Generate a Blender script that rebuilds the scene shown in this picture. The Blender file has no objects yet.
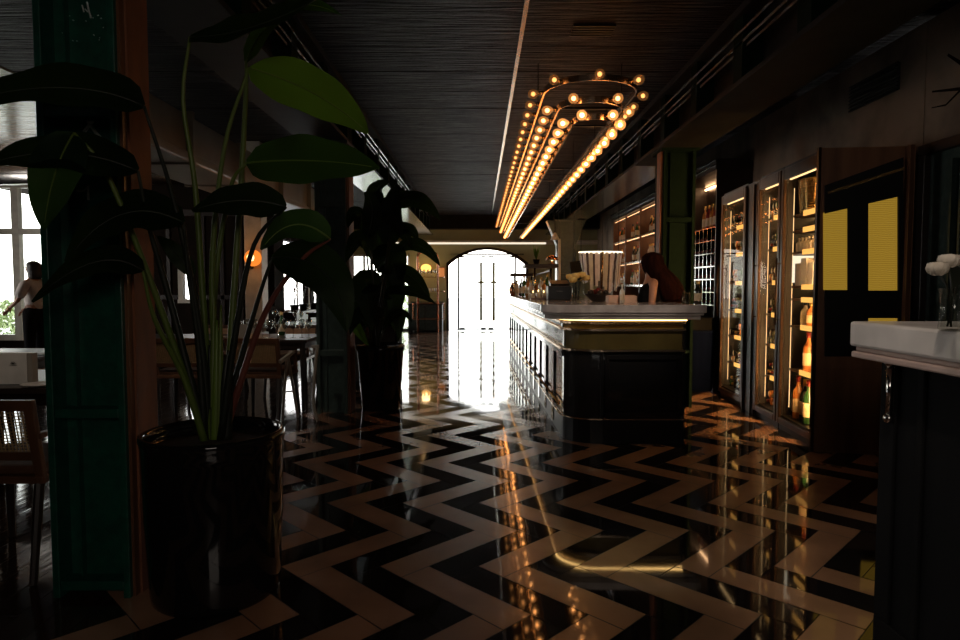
import bpy, math, random
from mathutils import Vector, Matrix
random.seed(7)
R = math.radians
SC = bpy.context.scene
COL = SC.collection

# ------------------------------------------------------------------ camera, sky, light, exposure
PITCH = math.atan(34.0 / 640.0)
CAMZ = 1.30
cam = bpy.data.cameras.new('camera'); cam.lens = 24.0; cam.sensor_width = 36.0; cam.sensor_fit = 'HORIZONTAL'
cam.clip_start = 0.05; cam.clip_end = 200
camo = bpy.data.objects.new('camera', cam); COL.objects.link(camo)
camo.location = (0, 0, CAMZ); camo.rotation_euler = (R(90) - PITCH, 0, 0)
SC.camera = camo

world = bpy.data.worlds.new('overcast_sky'); SC.world = world; world.use_nodes = True
wn = world.node_tree.nodes; wl = world.node_tree.links
bgn = wn['Background']
tc = wn.new('ShaderNodeTexCoord'); sep = wn.new('ShaderNodeSeparateXYZ'); rmp = wn.new('ShaderNodeValToRGB')
wl.new(tc.outputs['Generated'], sep.inputs[0]); wl.new(sep.outputs['Z'], rmp.inputs[0])
rmp.color_ramp.elements[0].position = 0.0; rmp.color_ramp.elements[0].color = (1.0, .96, .90, 1)
rmp.color_ramp.elements[1].position = 0.6; rmp.color_ramp.elements[1].color = (.86, .93, 1.0, 1)
wl.new(rmp.outputs[0], bgn.inputs['Color']); bgn.inputs['Strength'].default_value = 6.5

def area(name, loc, target, sx, sy, power, color=(1, 1, 1), portal=False):
    l = bpy.data.lights.new(name, 'AREA'); l.shape = 'RECTANGLE'; l.size = sx; l.size_y = sy
    l.energy = power; l.color = color
    o = bpy.data.objects.new(name, l); COL.objects.link(o); o.location = loc
    d = Vector(target) - Vector(loc); o.rotation_euler = d.to_track_quat('-Z', 'Y').to_euler()
    if portal: l.cycles.is_portal = True
    return o
# sky portals in the openings
area('door_portal', (.21, 18.72, 1.2), (.21, 0, 1.2), 2.4, 2.45, 1, portal=True)
area('window_portal', (-3.07, 18.72, 1.12), (-3.07, 0, 1.12), 2.1, 2.2, 1, portal=True)
area('window_portal', (-8.35, 12.1, 1.7), (-8.35, 0, 1.7), 2.3, 2.8, 1, portal=True)
area('window_portal', (-4.3, 14.5, 1.4), (0, 14.5, 1.4), 3.4, 2.0, 1, portal=True)
# added fill light behind the camera, brightens the faces turned to it
area('front_fill', (.1, -1.1, 1.95), (-.2, 5, .8), 1.1, .7, 12.0, (1.0, .86, .74))

# unseen spot lamps added to brighten the counters and dining tables
def spot(name, loc, target, power, deg, color=(1,.84,.70)):
    l = bpy.data.lights.new(name, 'SPOT'); l.energy = power; l.color = color; l.spot_size = R(deg); l.spot_blend = .6; l.shadow_soft_size = .05
    o = bpy.data.objects.new(name, l); COL.objects.link(o); o.location = loc
    o.rotation_euler = (Vector(target)-Vector(loc)).to_track_quat('-Z','Y').to_euler(); return o
spot('counter_fill_spot', (.35, .9, 3.2), (1.45, 1.9, 1.1), 72, 34)
spot('table_fill_spot', (-2.2, 2.0, 3.2), (-2.66, 3.6, .82), 34, 24)
spot('table_fill_spot', (-2.1, 4.2, 3.2), (-2.45, 6.4, .62), 60, 42)
spot('bar_fill_spot', (.95, 2.2, 3.2), (1.1, 5.6, 1.2), 150, 27)
area('window_portal', (-10.12, 8.0, 1.7), (0, 8.0, 1.7), 2.4, 2.6, 1, portal=True)  # sky portal of the added left wall window

vs = SC.view_settings
vs.view_transform = 'Standard'; vs.look = 'None'; vs.gamma = 1.0; vs.use_curve_mapping = False
vs.exposure = 0.0
SC.cycles.max_bounces = 8; SC.cycles.transparent_max_bounces = 12
SC.cycles.sample_clamp_indirect = 6.0
SC.cycles.use_denoising = True
SC.cycles.caustics_reflective = True; SC.cycles.caustics_refractive = False
SC.cycles.blur_glossy = 0.0

# ------------------------------------------------------------------ helpers
def P(u, v, Y):
    """the point at depth Y that a 960x640 camera pixel looks at"""
    x = (u - 480) / 640.0; y = (320 - v) / 640.0
    dy = math.cos(PITCH) + y * math.sin(PITCH); dz = -math.sin(PITCH) + y * math.cos(PITCH)
    k = Y / dy
    return Vector((x * k, Y, CAMZ + dz * k))
def FL(u, v, z=0.0):
    x = (u - 480) / 640.0; y = (320 - v) / 640.0
    dy = math.cos(PITCH) + y * math.sin(PITCH); dz = -math.sin(PITCH) + y * math.cos(PITCH)
    k = (z - CAMZ) / dz
    return Vector((x * k, dy * k, z))

class MB:
    def __init__(s): s.v = []; s.f = []; s.m = []; s.mi = 0
    def face(s, pts):
        b = len(s.v); s.v += [tuple(p) for p in pts]; s.f.append(tuple(range(b, b + len(pts)))); s.m.append(s.mi); return s
    def add(s, vs_, fs):
        b = len(s.v); s.v += [tuple(p) for p in vs_]
        for f in fs: s.f.append(tuple(b + i for i in f)); s.m.append(s.mi)
        return s
    def box(s, x0, x1, y0, y1, z0, z1):
        v = [(x0,y0,z0),(x1,y0,z0),(x1,y1,z0),(x0,y1,z0),(x0,y0,z1),(x1,y0,z1),(x1,y1,z1),(x0,y1,z1)]
        return s.add(v, [(0,3,2,1),(4,5,6,7),(0,1,5,4),(1,2,6,5),(2,3,7,6),(3,0,4,7)])
    def obox(s, c, ax, ay, az):
        """box from centre and three half-axis vectors"""
        c = Vector(c); ax = Vector(ax); ay = Vector(ay); az = Vector(az)
        v = [c-ax-ay-az, c+ax-ay-az, c+ax+ay-az, c-ax+ay-az, c-ax-ay+az, c+ax-ay+az, c+ax+ay+az, c-ax+ay+az]
        return s.add(v, [(0,3,2,1),(4,5,6,7),(0,1,5,4),(1,2,6,5),(2,3,7,6),(3,0,4,7)])
    def bar(s, a, b, w, h=None, up=(0,0,1)):
        a = Vector(a); b = Vector(b); h = h or w; d = (b-a); L = d.length; d.normalize()
        u = Vector(up)
        if abs(d.dot(u)) > .98: u = Vector((1,0,0))
        sd = d.cross(u).normalized(); u = sd.cross(d).normalized()
        return s.obox((a+b)/2, d*L/2, sd*w/2, u*h/2)
    def prism(s, poly, z0, z1):
        n = len(poly)
        v = [(x,y,z0) for x,y in poly] + [(x,y,z1) for x,y in poly]
        f = [tuple(reversed(range(n))), tuple(range(n, 2*n))]
        f += [(i,(i+1)%n,n+(i+1)%n,n+i) for i in range(n)]
        return s.add(v, f)
    def slabpoly(s, pts, off):
        """prism of a 3-D polygon pushed along the vector off"""
        off = Vector(off); n = len(pts); v = [Vector(p) for p in pts] + [Vector(p)+off for p in pts]
        f = [tuple(range(n)), tuple(reversed(range(n, 2*n)))]
        f += [(i,n+i,n+(i+1)%n,(i+1)%n) for i in range(n)]
        return s.add(v, f)
    def tube(s, pts, r, n=8, closed=False):
        pts = [Vector(p) for p in pts]; m = len(pts)
        rs = r if isinstance(r, (list, tuple)) else [r]*m
        ref = Vector((0,0,1)); rings = []
        for i in range(m):
            if closed: t = pts[(i+1)%m]-pts[i-1]
            else: t = pts[min(i+1,m-1)]-pts[max(i-1,0)]
            t.normalize()
            if abs(t.dot(ref)) > .95: ref = Vector((1,0,0)) if abs(t.x) < .9 else Vector((0,1,0))
            a = t.cross(ref).normalized(); ref = a.cross(t).normalized(); b = ref
            rings.append([pts[i] + (a*math.cos(2*math.pi*k/n) + b*math.sin(2*math.pi*k/n))*rs[i] for k in range(n)])
        v = [p for g in rings for p in g]; f = []
        for i in range(m if closed else m-1):
            j = (i+1)%m
            for k in range(n): f.append((i*n+k, i*n+(k+1)%n, j*n+(k+1)%n, j*n+k))
        if not closed: f += [tuple(reversed(range(n))), tuple(range((m-1)*n, m*n))]
        return s.add(v, f)
    def lathe(s, prof, c=(0,0,0), n=20, axis=None):
        """profile of (radius, height) turned about z, or about an axis vector"""
        c = Vector(c); q = Vector((0,0,1)).rotation_difference(Vector(axis)).to_matrix() if axis is not None else Matrix.Identity(3)
        v = []; f = []; m = len(prof)
        for r_, z in prof:
            for k in range(n):
                a = 2*math.pi*k/n; v.append(c + q @ Vector((max(r_,1e-4)*math.cos(a), max(r_,1e-4)*math.sin(a), z)))
        for i in range(m-1):
            for k in range(n): f.append((i*n+k, i*n+(k+1)%n, (i+1)*n+(k+1)%n, (i+1)*n+k))
        f.append(tuple(reversed(range(n)))); f.append(tuple(range((m-1)*n, m*n)))
        return s.add(v, f)
    def ball(s, c, r, n=10, sc=(1,1,1)):
        prof = [(math.sin(math.pi*i/n), -math.cos(math.pi*i/n)) for i in range(n+1)]
        b = len(s.v); s.lathe(prof, (0,0,0), max(8,n))
        for i in range(b, len(s.v)):
            p = s.v[i]; s.v[i] = (c[0]+p[0]*r*sc[0], c[1]+p[1]*r*sc[1], c[2]+p[2]*r*sc[2])
        return s
    def build(s, name, mat, parent=None, smooth=False, bevel=0, world=True):
        me = bpy.data.meshes.new(name)
        off = Vector((0,0,0))
        if parent is not None and world:
            q = parent
            while q is not None: off += q.location; q = q.parent
        me.from_pydata([tuple(Vector(p)-off) for p in s.v], [], s.f)
        for mt in (mat if isinstance(mat, (list, tuple)) else [mat]): me.materials.append(mt)
        for p, mi in zip(me.polygons, s.m): p.material_index = mi
        if smooth:
            for p in me.polygons: p.use_smooth = True
        me.update()
        o = bpy.data.objects.new(name, me); COL.objects.link(o)
        if parent is not None: o.parent = parent
        if bevel:
            b = o.modifiers.new('bevel', 'BEVEL'); b.width = bevel; b.segments = 2; b.limit_method = 'ANGLE'; b.angle_limit = R(40)
        if smooth == 'auto':
            try: me.set_sharp_from_angle(angle=R(40))
            except Exception: pass
        return o

def tag(o, label=None, cat=None, group=None, kind=None):
    if label: o['label'] = label
    if cat: o['category'] = cat
    if group: o['group'] = group
    if kind: o['kind'] = kind
    return o
def thing(name, label, cat, loc=(0,0,0), rz=0, group=None):
    o = bpy.data.objects.new(name, None); COL.objects.link(o); o.empty_display_size = .05
    o.location = loc; o.rotation_euler = (0,0,rz)
    return tag(o, label, cat, group)
def struct(o): o['kind'] = 'structure'; return o
KIDS = {}
def dup(root, loc, rz=None, label=None, group=None):
    r = root.copy(); COL.objects.link(r); r.location = loc
    if rz is not None: r.rotation_euler = (0,0,rz)
    if label: r['label'] = label
    if group: r['group'] = group
    for ch in list(root.children):
        c = ch.copy(); COL.objects.link(c); c.parent = r
        for g in list(ch.children):
            d = g.copy(); COL.objects.link(d); d.parent = c
    return r

# ------------------------------------------------------------------ materials
def mat(name, c, rough=.5, metal=0, c2=None, scale=8, stretch=(1,1,1), bump=0, spec=.5, emit=None, es=0, coat=0, rvar=0, coords='Object', trans=0, detail=4, ramp=(.35,.65)):
    m = bpy.data.materials.new(name); m.use_nodes = True; nt = m.node_tree; b = nt.nodes['Principled BSDF']
    b.inputs['Base Color'].default_value = (*c, 1); b.inputs['Roughness'].default_value = rough; b.inputs['Metallic'].default_value = metal
    b.inputs['Specular IOR Level'].default_value = spec; b.inputs['Coat Weight'].default_value = coat; b.inputs['Coat Roughness'].default_value = .04
    if trans: b.inputs['Transmission Weight'].default_value = trans
    if emit: b.inputs['Emission Color'].default_value = (*emit, 1); b.inputs['Emission Strength'].default_value = es
    if c2 is None: c2 = tuple(x*.8 for x in c)
    t = nt.nodes.new('ShaderNodeTexCoord'); mp = nt.nodes.new('ShaderNodeMapping'); nz = nt.nodes.new('ShaderNodeTexNoise'); rp = nt.nodes.new('ShaderNodeValToRGB')
    mp.inputs['Scale'].default_value = stretch; nz.inputs['Scale'].default_value = scale; nz.inputs['Detail'].default_value = detail
    nt.links.new(t.outputs[coords], mp.inputs[0]); nt.links.new(mp.outputs[0], nz.inputs['Vector']); nt.links.new(nz.outputs['Fac'], rp.inputs[0])
    rp.color_ramp.elements[0].color = (*c, 1); rp.color_ramp.elements[1].color = (*c2, 1)
    rp.color_ramp.elements[0].position = ramp[0]; rp.color_ramp.elements[1].position = ramp[1]
    nt.links.new(rp.outputs[0], b.inputs['Base Color'])
    if rvar:
        ma = nt.nodes.new('ShaderNodeMath'); ma.operation = 'MULTIPLY_ADD'; ma.inputs[1].default_value = rvar; ma.inputs[2].default_value = rough - rvar*.5
        nt.links.new(nz.outputs['Fac'], ma.inputs[0]); nt.links.new(ma.outputs[0], b.inputs['Roughness'])
    if bump:
        bp = nt.nodes.new('ShaderNodeBump'); bp.inputs['Strength'].default_value = bump; bp.inputs['Distance'].default_value = .02
        nt.links.new(nz.outputs['Fac'], bp.inputs['Height']); nt.links.new(bp.outputs[0], b.inputs['Normal'])
    return m
def glow(name, c, s):
    m = bpy.data.materials.new(name); m.use_nodes = True; nt = m.node_tree
    nt.nodes.remove(nt.nodes['Principled BSDF']); e = nt.nodes.new('ShaderNodeEmission')
    e.inputs['Color'].default_value = (*c, 1); e.inputs['Strength'].default_value = s
    nt.links.new(e.outputs[0], nt.nodes['Material Output'].inputs[0]); return m
def thin_glass(name, tint=(1,1,1), refl=.12, rough=.02, edge=.32):
    m = bpy.data.materials.new(name); m.use_nodes = True; nt = m.node_tree
    nt.nodes.remove(nt.nodes['Principled BSDF'])
    tr = nt.nodes.new('ShaderNodeBsdfTransparent'); gl = nt.nodes.new('ShaderNodeBsdfGlossy'); mx = nt.nodes.new('ShaderNodeMixShader'); fr = nt.nodes.new('ShaderNodeLayerWeight')
    tr.inputs['Color'].default_value = (*tint, 1); gl.inputs['Roughness'].default_value = rough; gl.inputs['Color'].default_value = (1,1,1,1)
    fr.inputs['Blend'].default_value = .5; pw = nt.nodes.new('ShaderNodeMath'); pw.operation = 'POWER'; pw.inputs[1].default_value = 5.0
    ma = nt.nodes.new('ShaderNodeMath'); ma.operation = 'MULTIPLY_ADD'; ma.inputs[1].default_value = edge; ma.inputs[2].default_value = refl*.35
    nt.links.new(fr.outputs['Facing'], pw.inputs[0]); nt.links.new(pw.outputs[0], ma.inputs[0])
    nt.links.new(ma.outputs[0], mx.inputs[0]); nt.links.new(tr.outputs[0], mx.inputs[1]); nt.links.new(gl.outputs[0], mx.inputs[2])
    nt.links.new(mx.outputs[0], nt.nodes['Material Output'].inputs[0]); return m

M = {}
M['tile_light'] = mat('pale_stone_tile', (.40,.215,.128), .24, c2=(.29,.155,.092), scale=3.0, spec=.55, rvar=.08, coat=.55)
M['tile_dark'] = mat('black_stone_tile', (.010,.008,.008), .045, c2=(.016,.013,.012), scale=3.0, spec=.5, rvar=.03)
M['grout'] = mat('dark_grout', (.012,.010,.009), .7)
M['ceil_wood'] = mat('dark_ceiling_boards', (.018,.009,.007), .55, c2=(.0035,.002,.002), scale=2.2, stretch=(1.0,14,4), bump=1.0, rvar=.5, spec=.13, detail=10, ramp=(.3,.7))
for n_ in M['ceil_wood'].node_tree.nodes:
    if n_.type == 'BUMP': n_.inputs['Distance'].default_value = .07
M['ceil_window_lit'] = mat('window_lit_boards', (.30,.20,.13), .16, c2=(.20,.13,.08), scale=2.2, stretch=(1.0,10,4), bump=.15, detail=6)  # boards painted paler for the window light they reflect
M['wall_olive'] = mat('olive_plaster', (.36,.35,.19), .7, c2=(.31,.30,.16), scale=2)
M['wall_stone'] = mat('stained_plaster', (.24,.185,.135), .8, c2=(.085,.064,.048), scale=1.9, bump=.2, detail=9, ramp=(.42,.72))
M['wall_dark'] = mat('dark_panelling', (.016,.010,.007), .85, c2=(.010,.007,.005), scale=5, stretch=(1,1,.2), spec=.04)
M['white_trim'] = mat('white_plaster_trim', (.62,.56,.47), .45)
M['green'] = mat('green_painted_steel', (.005,.072,.046), .38, c2=(.003,.042,.027), scale=22, bump=.2, rvar=.15, detail=8)
M['green2'] = mat('dark_green_painted_steel', (.050,.075,.066), .32, c2=(.026,.044,.040), scale=14, bump=.25, detail=8)
M['green3'] = mat('deep_green_painted_steel', (.006,.014,.008), .7, c2=(.004,.010,.006), scale=14, spec=.04)
M['rust'] = mat('rust_brown_wood', (.24,.078,.030), .65, c2=(.13,.045,.020), scale=9, stretch=(1,1,.25), bump=.2, detail=8)
M['steel_beam'] = mat('dark_painted_beam', (.018,.017,.015), .6, c2=(.012,.011,.010), scale=6, bump=.1, spec=.12)
M['flange'] = mat('glossy_dark_flange', (.018,.017,.015), .18, c2=(.012,.011,.010), scale=6, bump=.05, spec=.5)
M['alu'] = mat('brushed_aluminium', (.55,.52,.50), .25, 1, c2=(.45,.43,.41), scale=20, stretch=(1,.1,1))
M['black'] = mat('black_lacquer', (.006,.006,.007), .35, c2=(.008,.008,.008), scale=4, spec=.3)
M['black_matte'] = mat('matt_black_paint', (.005,.005,.0055), .8, c2=(.007,.007,.007), scale=4, spec=.08)
M['cab_glass'] = thin_glass('cabinet_glass', (.95,.95,.93), .03, edge=.10)
M['lacquer_panel'] = mat('glossy_black_panel', (.012,.012,.013), .10, c2=(.016,.015,.014), scale=4, spec=.6, coat=.6)
M['olive_frieze'] = mat('olive_lacquer_frieze', (.105,.080,.026), .14, c2=(.085,.063,.021), scale=4, coat=.4)
M['rail'] = mat('pale_brass', (.80,.62,.45), .25, 1, c2=(.7,.52,.36), scale=10)
M['old_brass'] = mat('aged_brass', (.20,.16,.05), .6, c2=(.15,.12,.035), scale=10, spec=.1)
M['brass'] = mat('brass', (.62,.40,.16), .22, 1, c2=(.5,.31,.12), scale=10)
M['copper'] = mat('copper', (.62,.27,.14), .25, 1, c2=(.5,.2,.1), scale=10)
M['dark_iron'] = mat('dark_iron', (.02,.017,.015), .4, .8)
M['marble'] = mat('white_grey_marble', (.82,.76,.72), .25, c2=(.62,.57,.54), scale=3.5, detail=10, spec=.5)
M['marble_pink'] = mat('rosy_marble', (.62,.46,.40), .25, c2=(.48,.35,.31), scale=3.5, detail=10)
M['marble_bar'] = mat('grey_bar_marble', (.52,.46,.43), .11, c2=(.38,.33,.30), scale=5, detail=10, spec=.5, ramp=(.4,.55))
M['wood'] = mat('walnut_wood', (.15,.066,.030), .4, c2=(.09,.038,.018), scale=6, stretch=(1,1,.2), bump=.05)
M['wood_dark'] = mat('dark_stained_wood', (.022,.012,.008), .38, c2=(.014,.008,.006), scale=6, stretch=(.3,1,1))
M['wood_brown'] = mat('brown_veneer', (.30,.135,.06), .42, c2=(.18,.078,.034), scale=3, stretch=(3,3,.3))
M['cane'] = mat('woven_cane', (.38,.25,.12), .6)
M['leather'] = mat('brown_leather', (.10,.045,.022), .5, c2=(.07,.03,.015), scale=12, bump=.1)
M['chrome'] = mat('polished_steel', (.7,.68,.66), .12, 1)
M['pot'] = mat('glazed_black_pot', (.006,.006,.007), .07, c2=(.010,.009,.009), scale=3, bump=.04, spec=.3, coat=.12)
M['soil'] = mat('potting_soil', (.02,.013,.008), .95, c2=(.035,.022,.014), scale=40, bump=.6)
M['white_paint'] = mat('white_painted_mark', (.55,.58,.55), .7, c2=(.35,.38,.36), scale=60)
M['white'] = mat('white_card', (.72,.68,.62), .5)
M['paper'] = mat('paper', (.8,.78,.72), .6)
M['black_cloth'] = mat('black_cloth', (.008,.007,.008), .9, c2=(.012,.011,.011), scale=30, spec=.03)
M['blouse'] = mat('white_blouse', (.62,.55,.50), .7, c2=(.5,.43,.39), scale=14)
M['skin'] = mat('skin', (.42,.20,.12), .5, c2=(.38,.18,.105), scale=20)
M['hair_red'] = mat('auburn_hair', (.020,.0055,.0035), .75, c2=(.008,.0025,.0018), scale=30, stretch=(1,1,.06), bump=.5, spec=.03)
M['hair_dark'] = mat('dark_hair', (.015,.009,.007), .45, c2=(.02,.012,.008), scale=30, stretch=(1,1,.1), bump=.3)
M['eye'] = mat('eye', (.03,.02,.015), .1)
M['lip'] = mat('lip', (.30,.08,.06), .4)
M['stem_lit'] = mat('bright_green_sheath', (.12,.20,.02), .45, c2=(.09,.15,.018), scale=5, stretch=(1,1,.2))  # brighter tone for lit stems, the light is in the colour
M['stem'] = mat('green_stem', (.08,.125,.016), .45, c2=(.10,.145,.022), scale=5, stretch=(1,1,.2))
M['stem_dark'] = mat('dark_green_stem', (.008,.012,.005), .5)
M['stem_red'] = mat('reddish_stem', (.16,.045,.03), .4)
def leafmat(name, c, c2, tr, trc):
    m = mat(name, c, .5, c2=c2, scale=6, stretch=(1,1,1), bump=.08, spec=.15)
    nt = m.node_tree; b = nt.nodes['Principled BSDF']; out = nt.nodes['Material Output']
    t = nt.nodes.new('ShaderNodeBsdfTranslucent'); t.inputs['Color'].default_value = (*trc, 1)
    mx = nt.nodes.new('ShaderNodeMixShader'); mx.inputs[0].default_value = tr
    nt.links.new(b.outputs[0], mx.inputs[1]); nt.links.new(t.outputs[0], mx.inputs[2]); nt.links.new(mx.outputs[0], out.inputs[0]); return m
M['leaf'] = leafmat('dark_green_leaf', (.004,.009,.003), (.0025,.006,.0025), .15, (.04,.08,.01))  # near-black tone carries the shade of silhouetted leaves
M['leaf_lit'] = leafmat('lit_green_leaf', (.022,.055,.006), (.016,.042,.005), .4, (.17,.31,.02))  # brighter tone carries the window light falling on a leaf
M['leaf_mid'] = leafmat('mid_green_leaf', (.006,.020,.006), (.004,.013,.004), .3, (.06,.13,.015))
M['rose'] = mat('white_rose_petal', (.70,.64,.54), .6, c2=(.6,.53,.43), scale=15)
M['yellow_petal'] = mat('cream_petal', (.95,.66,.22), .6, c2=(.92,.56,.14), scale=15)
M['tableware'] = thin_glass('sparkling_glass', (.85,.87,.85), .5, edge=.6)
M['glass'] = thin_glass('clear_glass', (.93,.95,.93), .12)
M['glass_bottle'] = mat('dark_bottle_glass', (.010,.014,.008), .08, c2=(.014,.012,.006), scale=4, spec=.8)
M['amber_bottle'] = mat('amber_bottle_glass', (.50,.18,.045), .10, c2=(.36,.12,.03), scale=4, spec=.8)
M['clear_bottle'] = mat('pale_bottle_glass', (.75,.63,.48), .08, c2=(.62,.52,.40), scale=4, spec=.8)
M['green_bottle'] = mat('green_bottle_glass', (.02,.07,.02), .08, spec=.8)
M['label'] = mat('cream_bottle_label', (.68,.52,.32), .6)
M['foil'] = mat('red_foil', (.22,.02,.015), .35, .5)
M['gold_foil'] = mat('gold_foil', (.65,.42,.14), .3, 1)
M['outside'] = mat('pale_paving', (.55,.52,.48), .8)
M['hedge'] = mat('hedge_leaves', (.50,.58,.34), .8, c2=(.38,.46,.24), scale=12)
M['hedge2'] = mat('pale_wall_outside', (.62,.50,.40), .8)
M['duct'] = mat('beige_painted_duct', (.30,.265,.22), .4, c2=(.25,.22,.18), scale=3)
M['blue'] = mat('blue_plastic', (.003,.006,.022), .7, spec=.05)
M['wax'] = mat('cream_wax', (.75,.6,.4), .5)
# things that give off light, and the glow painted on shelf fronts
G = {}
for k_, s_ in (('outer',2.4),('middle',8.0),('inner',20.0)): G['bulb_'+k_] = glow('bulb_filament_'+k_, (1.0,.47,.18), s_)
G['strip'] = glow('warm_light_strip', (1.0,.60,.20), 8.0)
G['cab'] = glow('cabinet_light_strip', (1.0,.60,.24), 14.0)
G['cab_line'] = glow('cabinet_edge_line', (1.0,.62,.28), 2.2)
G['cab_white'] = glow('cabinet_white_light', (1.0,.86,.66), 5.0)
G['shelf'] = glow('shelf_light_strip', (1.0,.55,.26), 16.0)
G['shelf_dim'] = glow('shelf_front_light', (1.0,.55,.26), 3.2)
G['edge'] = glow('shelf_edge_painted_glow', (1.0,.48,.11), 1.35)  # shelf fronts are no lamps, the strip light on them is painted as emission
G['strip_dim'] = glow('dim_warm_strip', (1.0,.50,.16), 2.2)
G['sconce'] = glow('amber_globe', (1.0,.25,.03), 1.1)
G['sconce_hot'] = glow('yellow_lamp', (1.0,.72,.30), 3.0)
G['rim'] = glow('curved_rail_light', (1.0,.86,.62), 2.0)

# ================================================================== THE SETTING
# ---- floor: herringbone of pale and black stone
M['board_floor'] = mat('dark_oiled_boards', (.030,.017,.011), .07, c2=(.018,.010,.007), scale=4, stretch=(6,.6,1), bump=.06, rvar=.06)
def build_floor():
    fl = MB()
    fl.mi = 0; fl.face([(-10,-1.3,-.004),(4.6,-1.3,-.004),(4.6,19.2,-.004),(-10,19.2,-.004)])
    hb = .44; px = .2288; w = px/math.sqrt(2); x0 = -.0265 - px/2; yr = FL(475, 614.5).y
    g = .0022
    d1 = Vector((1,-1)).normalized(); d2 = Vector((-1,-1)).normalized()
    L = hb*math.sqrt(2)
    for k in range(-8, 22):
        xc = x0 + k*px
        dark = (k % 2 == 0)
        for j in range(-5, 42):
            # nodes: right corner at y = yr + j*hb for even j, left corner for odd j ; arm goes from node j+1 (far) to node j (near)
            ya = yr + (j+1)*hb*.993; yb = yr + j*hb*.993
            xa = xc - (hb if (j+1) % 2 else 0); xb = xc - (hb if j % 2 else 0)
            if min(xa,xb) < -1.95 or max(xa,xb) > 4.4 or yb < -1.2 or ya > 18.9: continue
            a = Vector((xa,ya)); b = Vector((xb,yb)); d = (b-a).normalized(); nrm = Vector((-d.y,d.x))
            a2 = a + d*(w/2+g); b2 = b + d*(w/2-g)
            q = [a2+nrm*(w/2-g), b2+nrm*(w/2-g), b2-nrm*(w/2-g), a2-nrm*(w/2-g)]
            dz = random.uniform(-.0006,.0006); tx = random.uniform(-.0008,.0008)
            fl.mi = 2 if dark else 1
            pts = [(p.x,p.y, dz + tx*(1 if i in (0,1) else -1)*.3) for i,p in enumerate(q)]
            if (Vector((pts[1][0]-pts[0][0],pts[1][1]-pts[0][1])).cross(Vector((pts[2][0]-pts[1][0],pts[2][1]-pts[1][1])))) < 0: pts.reverse()
            fl.face(pts)
    fl.mi = 3; y = -1.25
    x = -9.95
    while x < -1.5:
        y = -1.25 - random.uniform(0,.8)
        while y < 18.9:
            L2 = random.uniform(1.2,2.0); dz = random.uniform(-.0030,-.0022); tl = random.uniform(-.0006,.0006)
            fl.face([(x+.002,y+.002,dz-tl),(x+.138,y+.002,dz+tl),(x+.138,y+L2,dz+tl),(x+.002,y+L2,dz-tl)]); y += L2+.003
        x += .14
    o = fl.build('floor', [M['grout'], M['tile_light'], M['tile_dark'], M['board_floor']]); struct(o)
build_floor()
g_ = MB(); g_.face([(-40,18.9,-.03),(40,18.9,-.03),(40,70,-.03),(-40,70,-.03)]); g_.face([(-40,12.4,-.03),(-4.4,12.4,-.03),(-4.4,18.9,-.03),(-40,18.9,-.03)])
struct(g_.build('ground_outside', M['outside']))

# ---- ceiling of wide boards running across
c = MB(); y = -1.3; CZ = 3.31
while y < 18.65:
    d = .62; y2 = min(y+d-.012, 18.68)
    c.box(-4.4, 3.6, y, y2, CZ+random.uniform(0,.006), CZ+.05); y += d
struct(c.build('ceiling', M['ceil_wood']))
c = MB(); y = -1.3
while y < 12.0: c.box(-10, -4.42, y, min(y+.29,12.0), CZ-.004, CZ+.05); y += .30
struct(c.build('ceiling_left', M['ceil_window_lit']))
struct(MB().box(-10.2, 3.8, -1.4, 18.9, CZ+.05, CZ+.12).build('ceiling_deck', M['wall_dark']))

# ---- far wall with the arched entrance and the side window
YW = 18.65
ax0, ax1, asp, atop = -.976, 1.40, 1.97, 2.42
wch = (ax1-ax0)/2; rise = atop-asp; rad = (wch*wch+rise*rise)/(2*rise); acx = (ax0+ax1)/2; acz = atop-rad
def arch_z(x, inset=0): return acz + math.sqrt(max(0,(rad-inset)**2-(x-acx)**2))
fw = MB()
wx0, wx1, wz1 = -4.10, -2.04, 2.22
fw.box(-4.4, wx0, YW, YW+.22, 0, CZ); fw.box(wx0, wx1, YW, YW+.22, wz1, CZ); fw.box(wx1, ax0, YW, YW+.22, 0, CZ); fw.box(ax1, 3.6, YW, YW+.22, 0, CZ)
N = 20
pts = [(ax0 + (ax1-ax0)*i/N) for i in range(N+1)]
poly = [(x, YW, arch_z(x)) for x in pts] + [(ax1,YW,CZ),(ax0,YW,CZ)]
fw.slabpoly(poly, (0,.22,0))
struct(fw.build('wall_back', M['wall_olive']))
struct(MB().box(-4.2, 3.4, YW-.12, YW-.001, 2.56, 2.62).box(-4.2,3.4,YW-.07,YW-.001,2.50,2.56).build('trim_1', M['white_trim'], bevel=.012))
tag(MB().box(-2.6, 1.9, YW-.10, YW-.075, 2.505, 2.555).build('cove_light', glow('cove_glow', (1.0,.86,.66), 1.1)), 'long pale light strip on the far wall above the arched door', 'light')
struct(MB().box(-4.2, 3.4, YW-.35, YW-.001, 2.93, CZ-.001).build('trim_2', M['steel_beam']))
struct(MB().box(-2.0, ax0-.1, YW-.03, YW-.001, 0, .85).box(ax1+.1,3.38,YW-.03,YW-.001,0,.85).build('baseboard_back', M['green2']))

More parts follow.
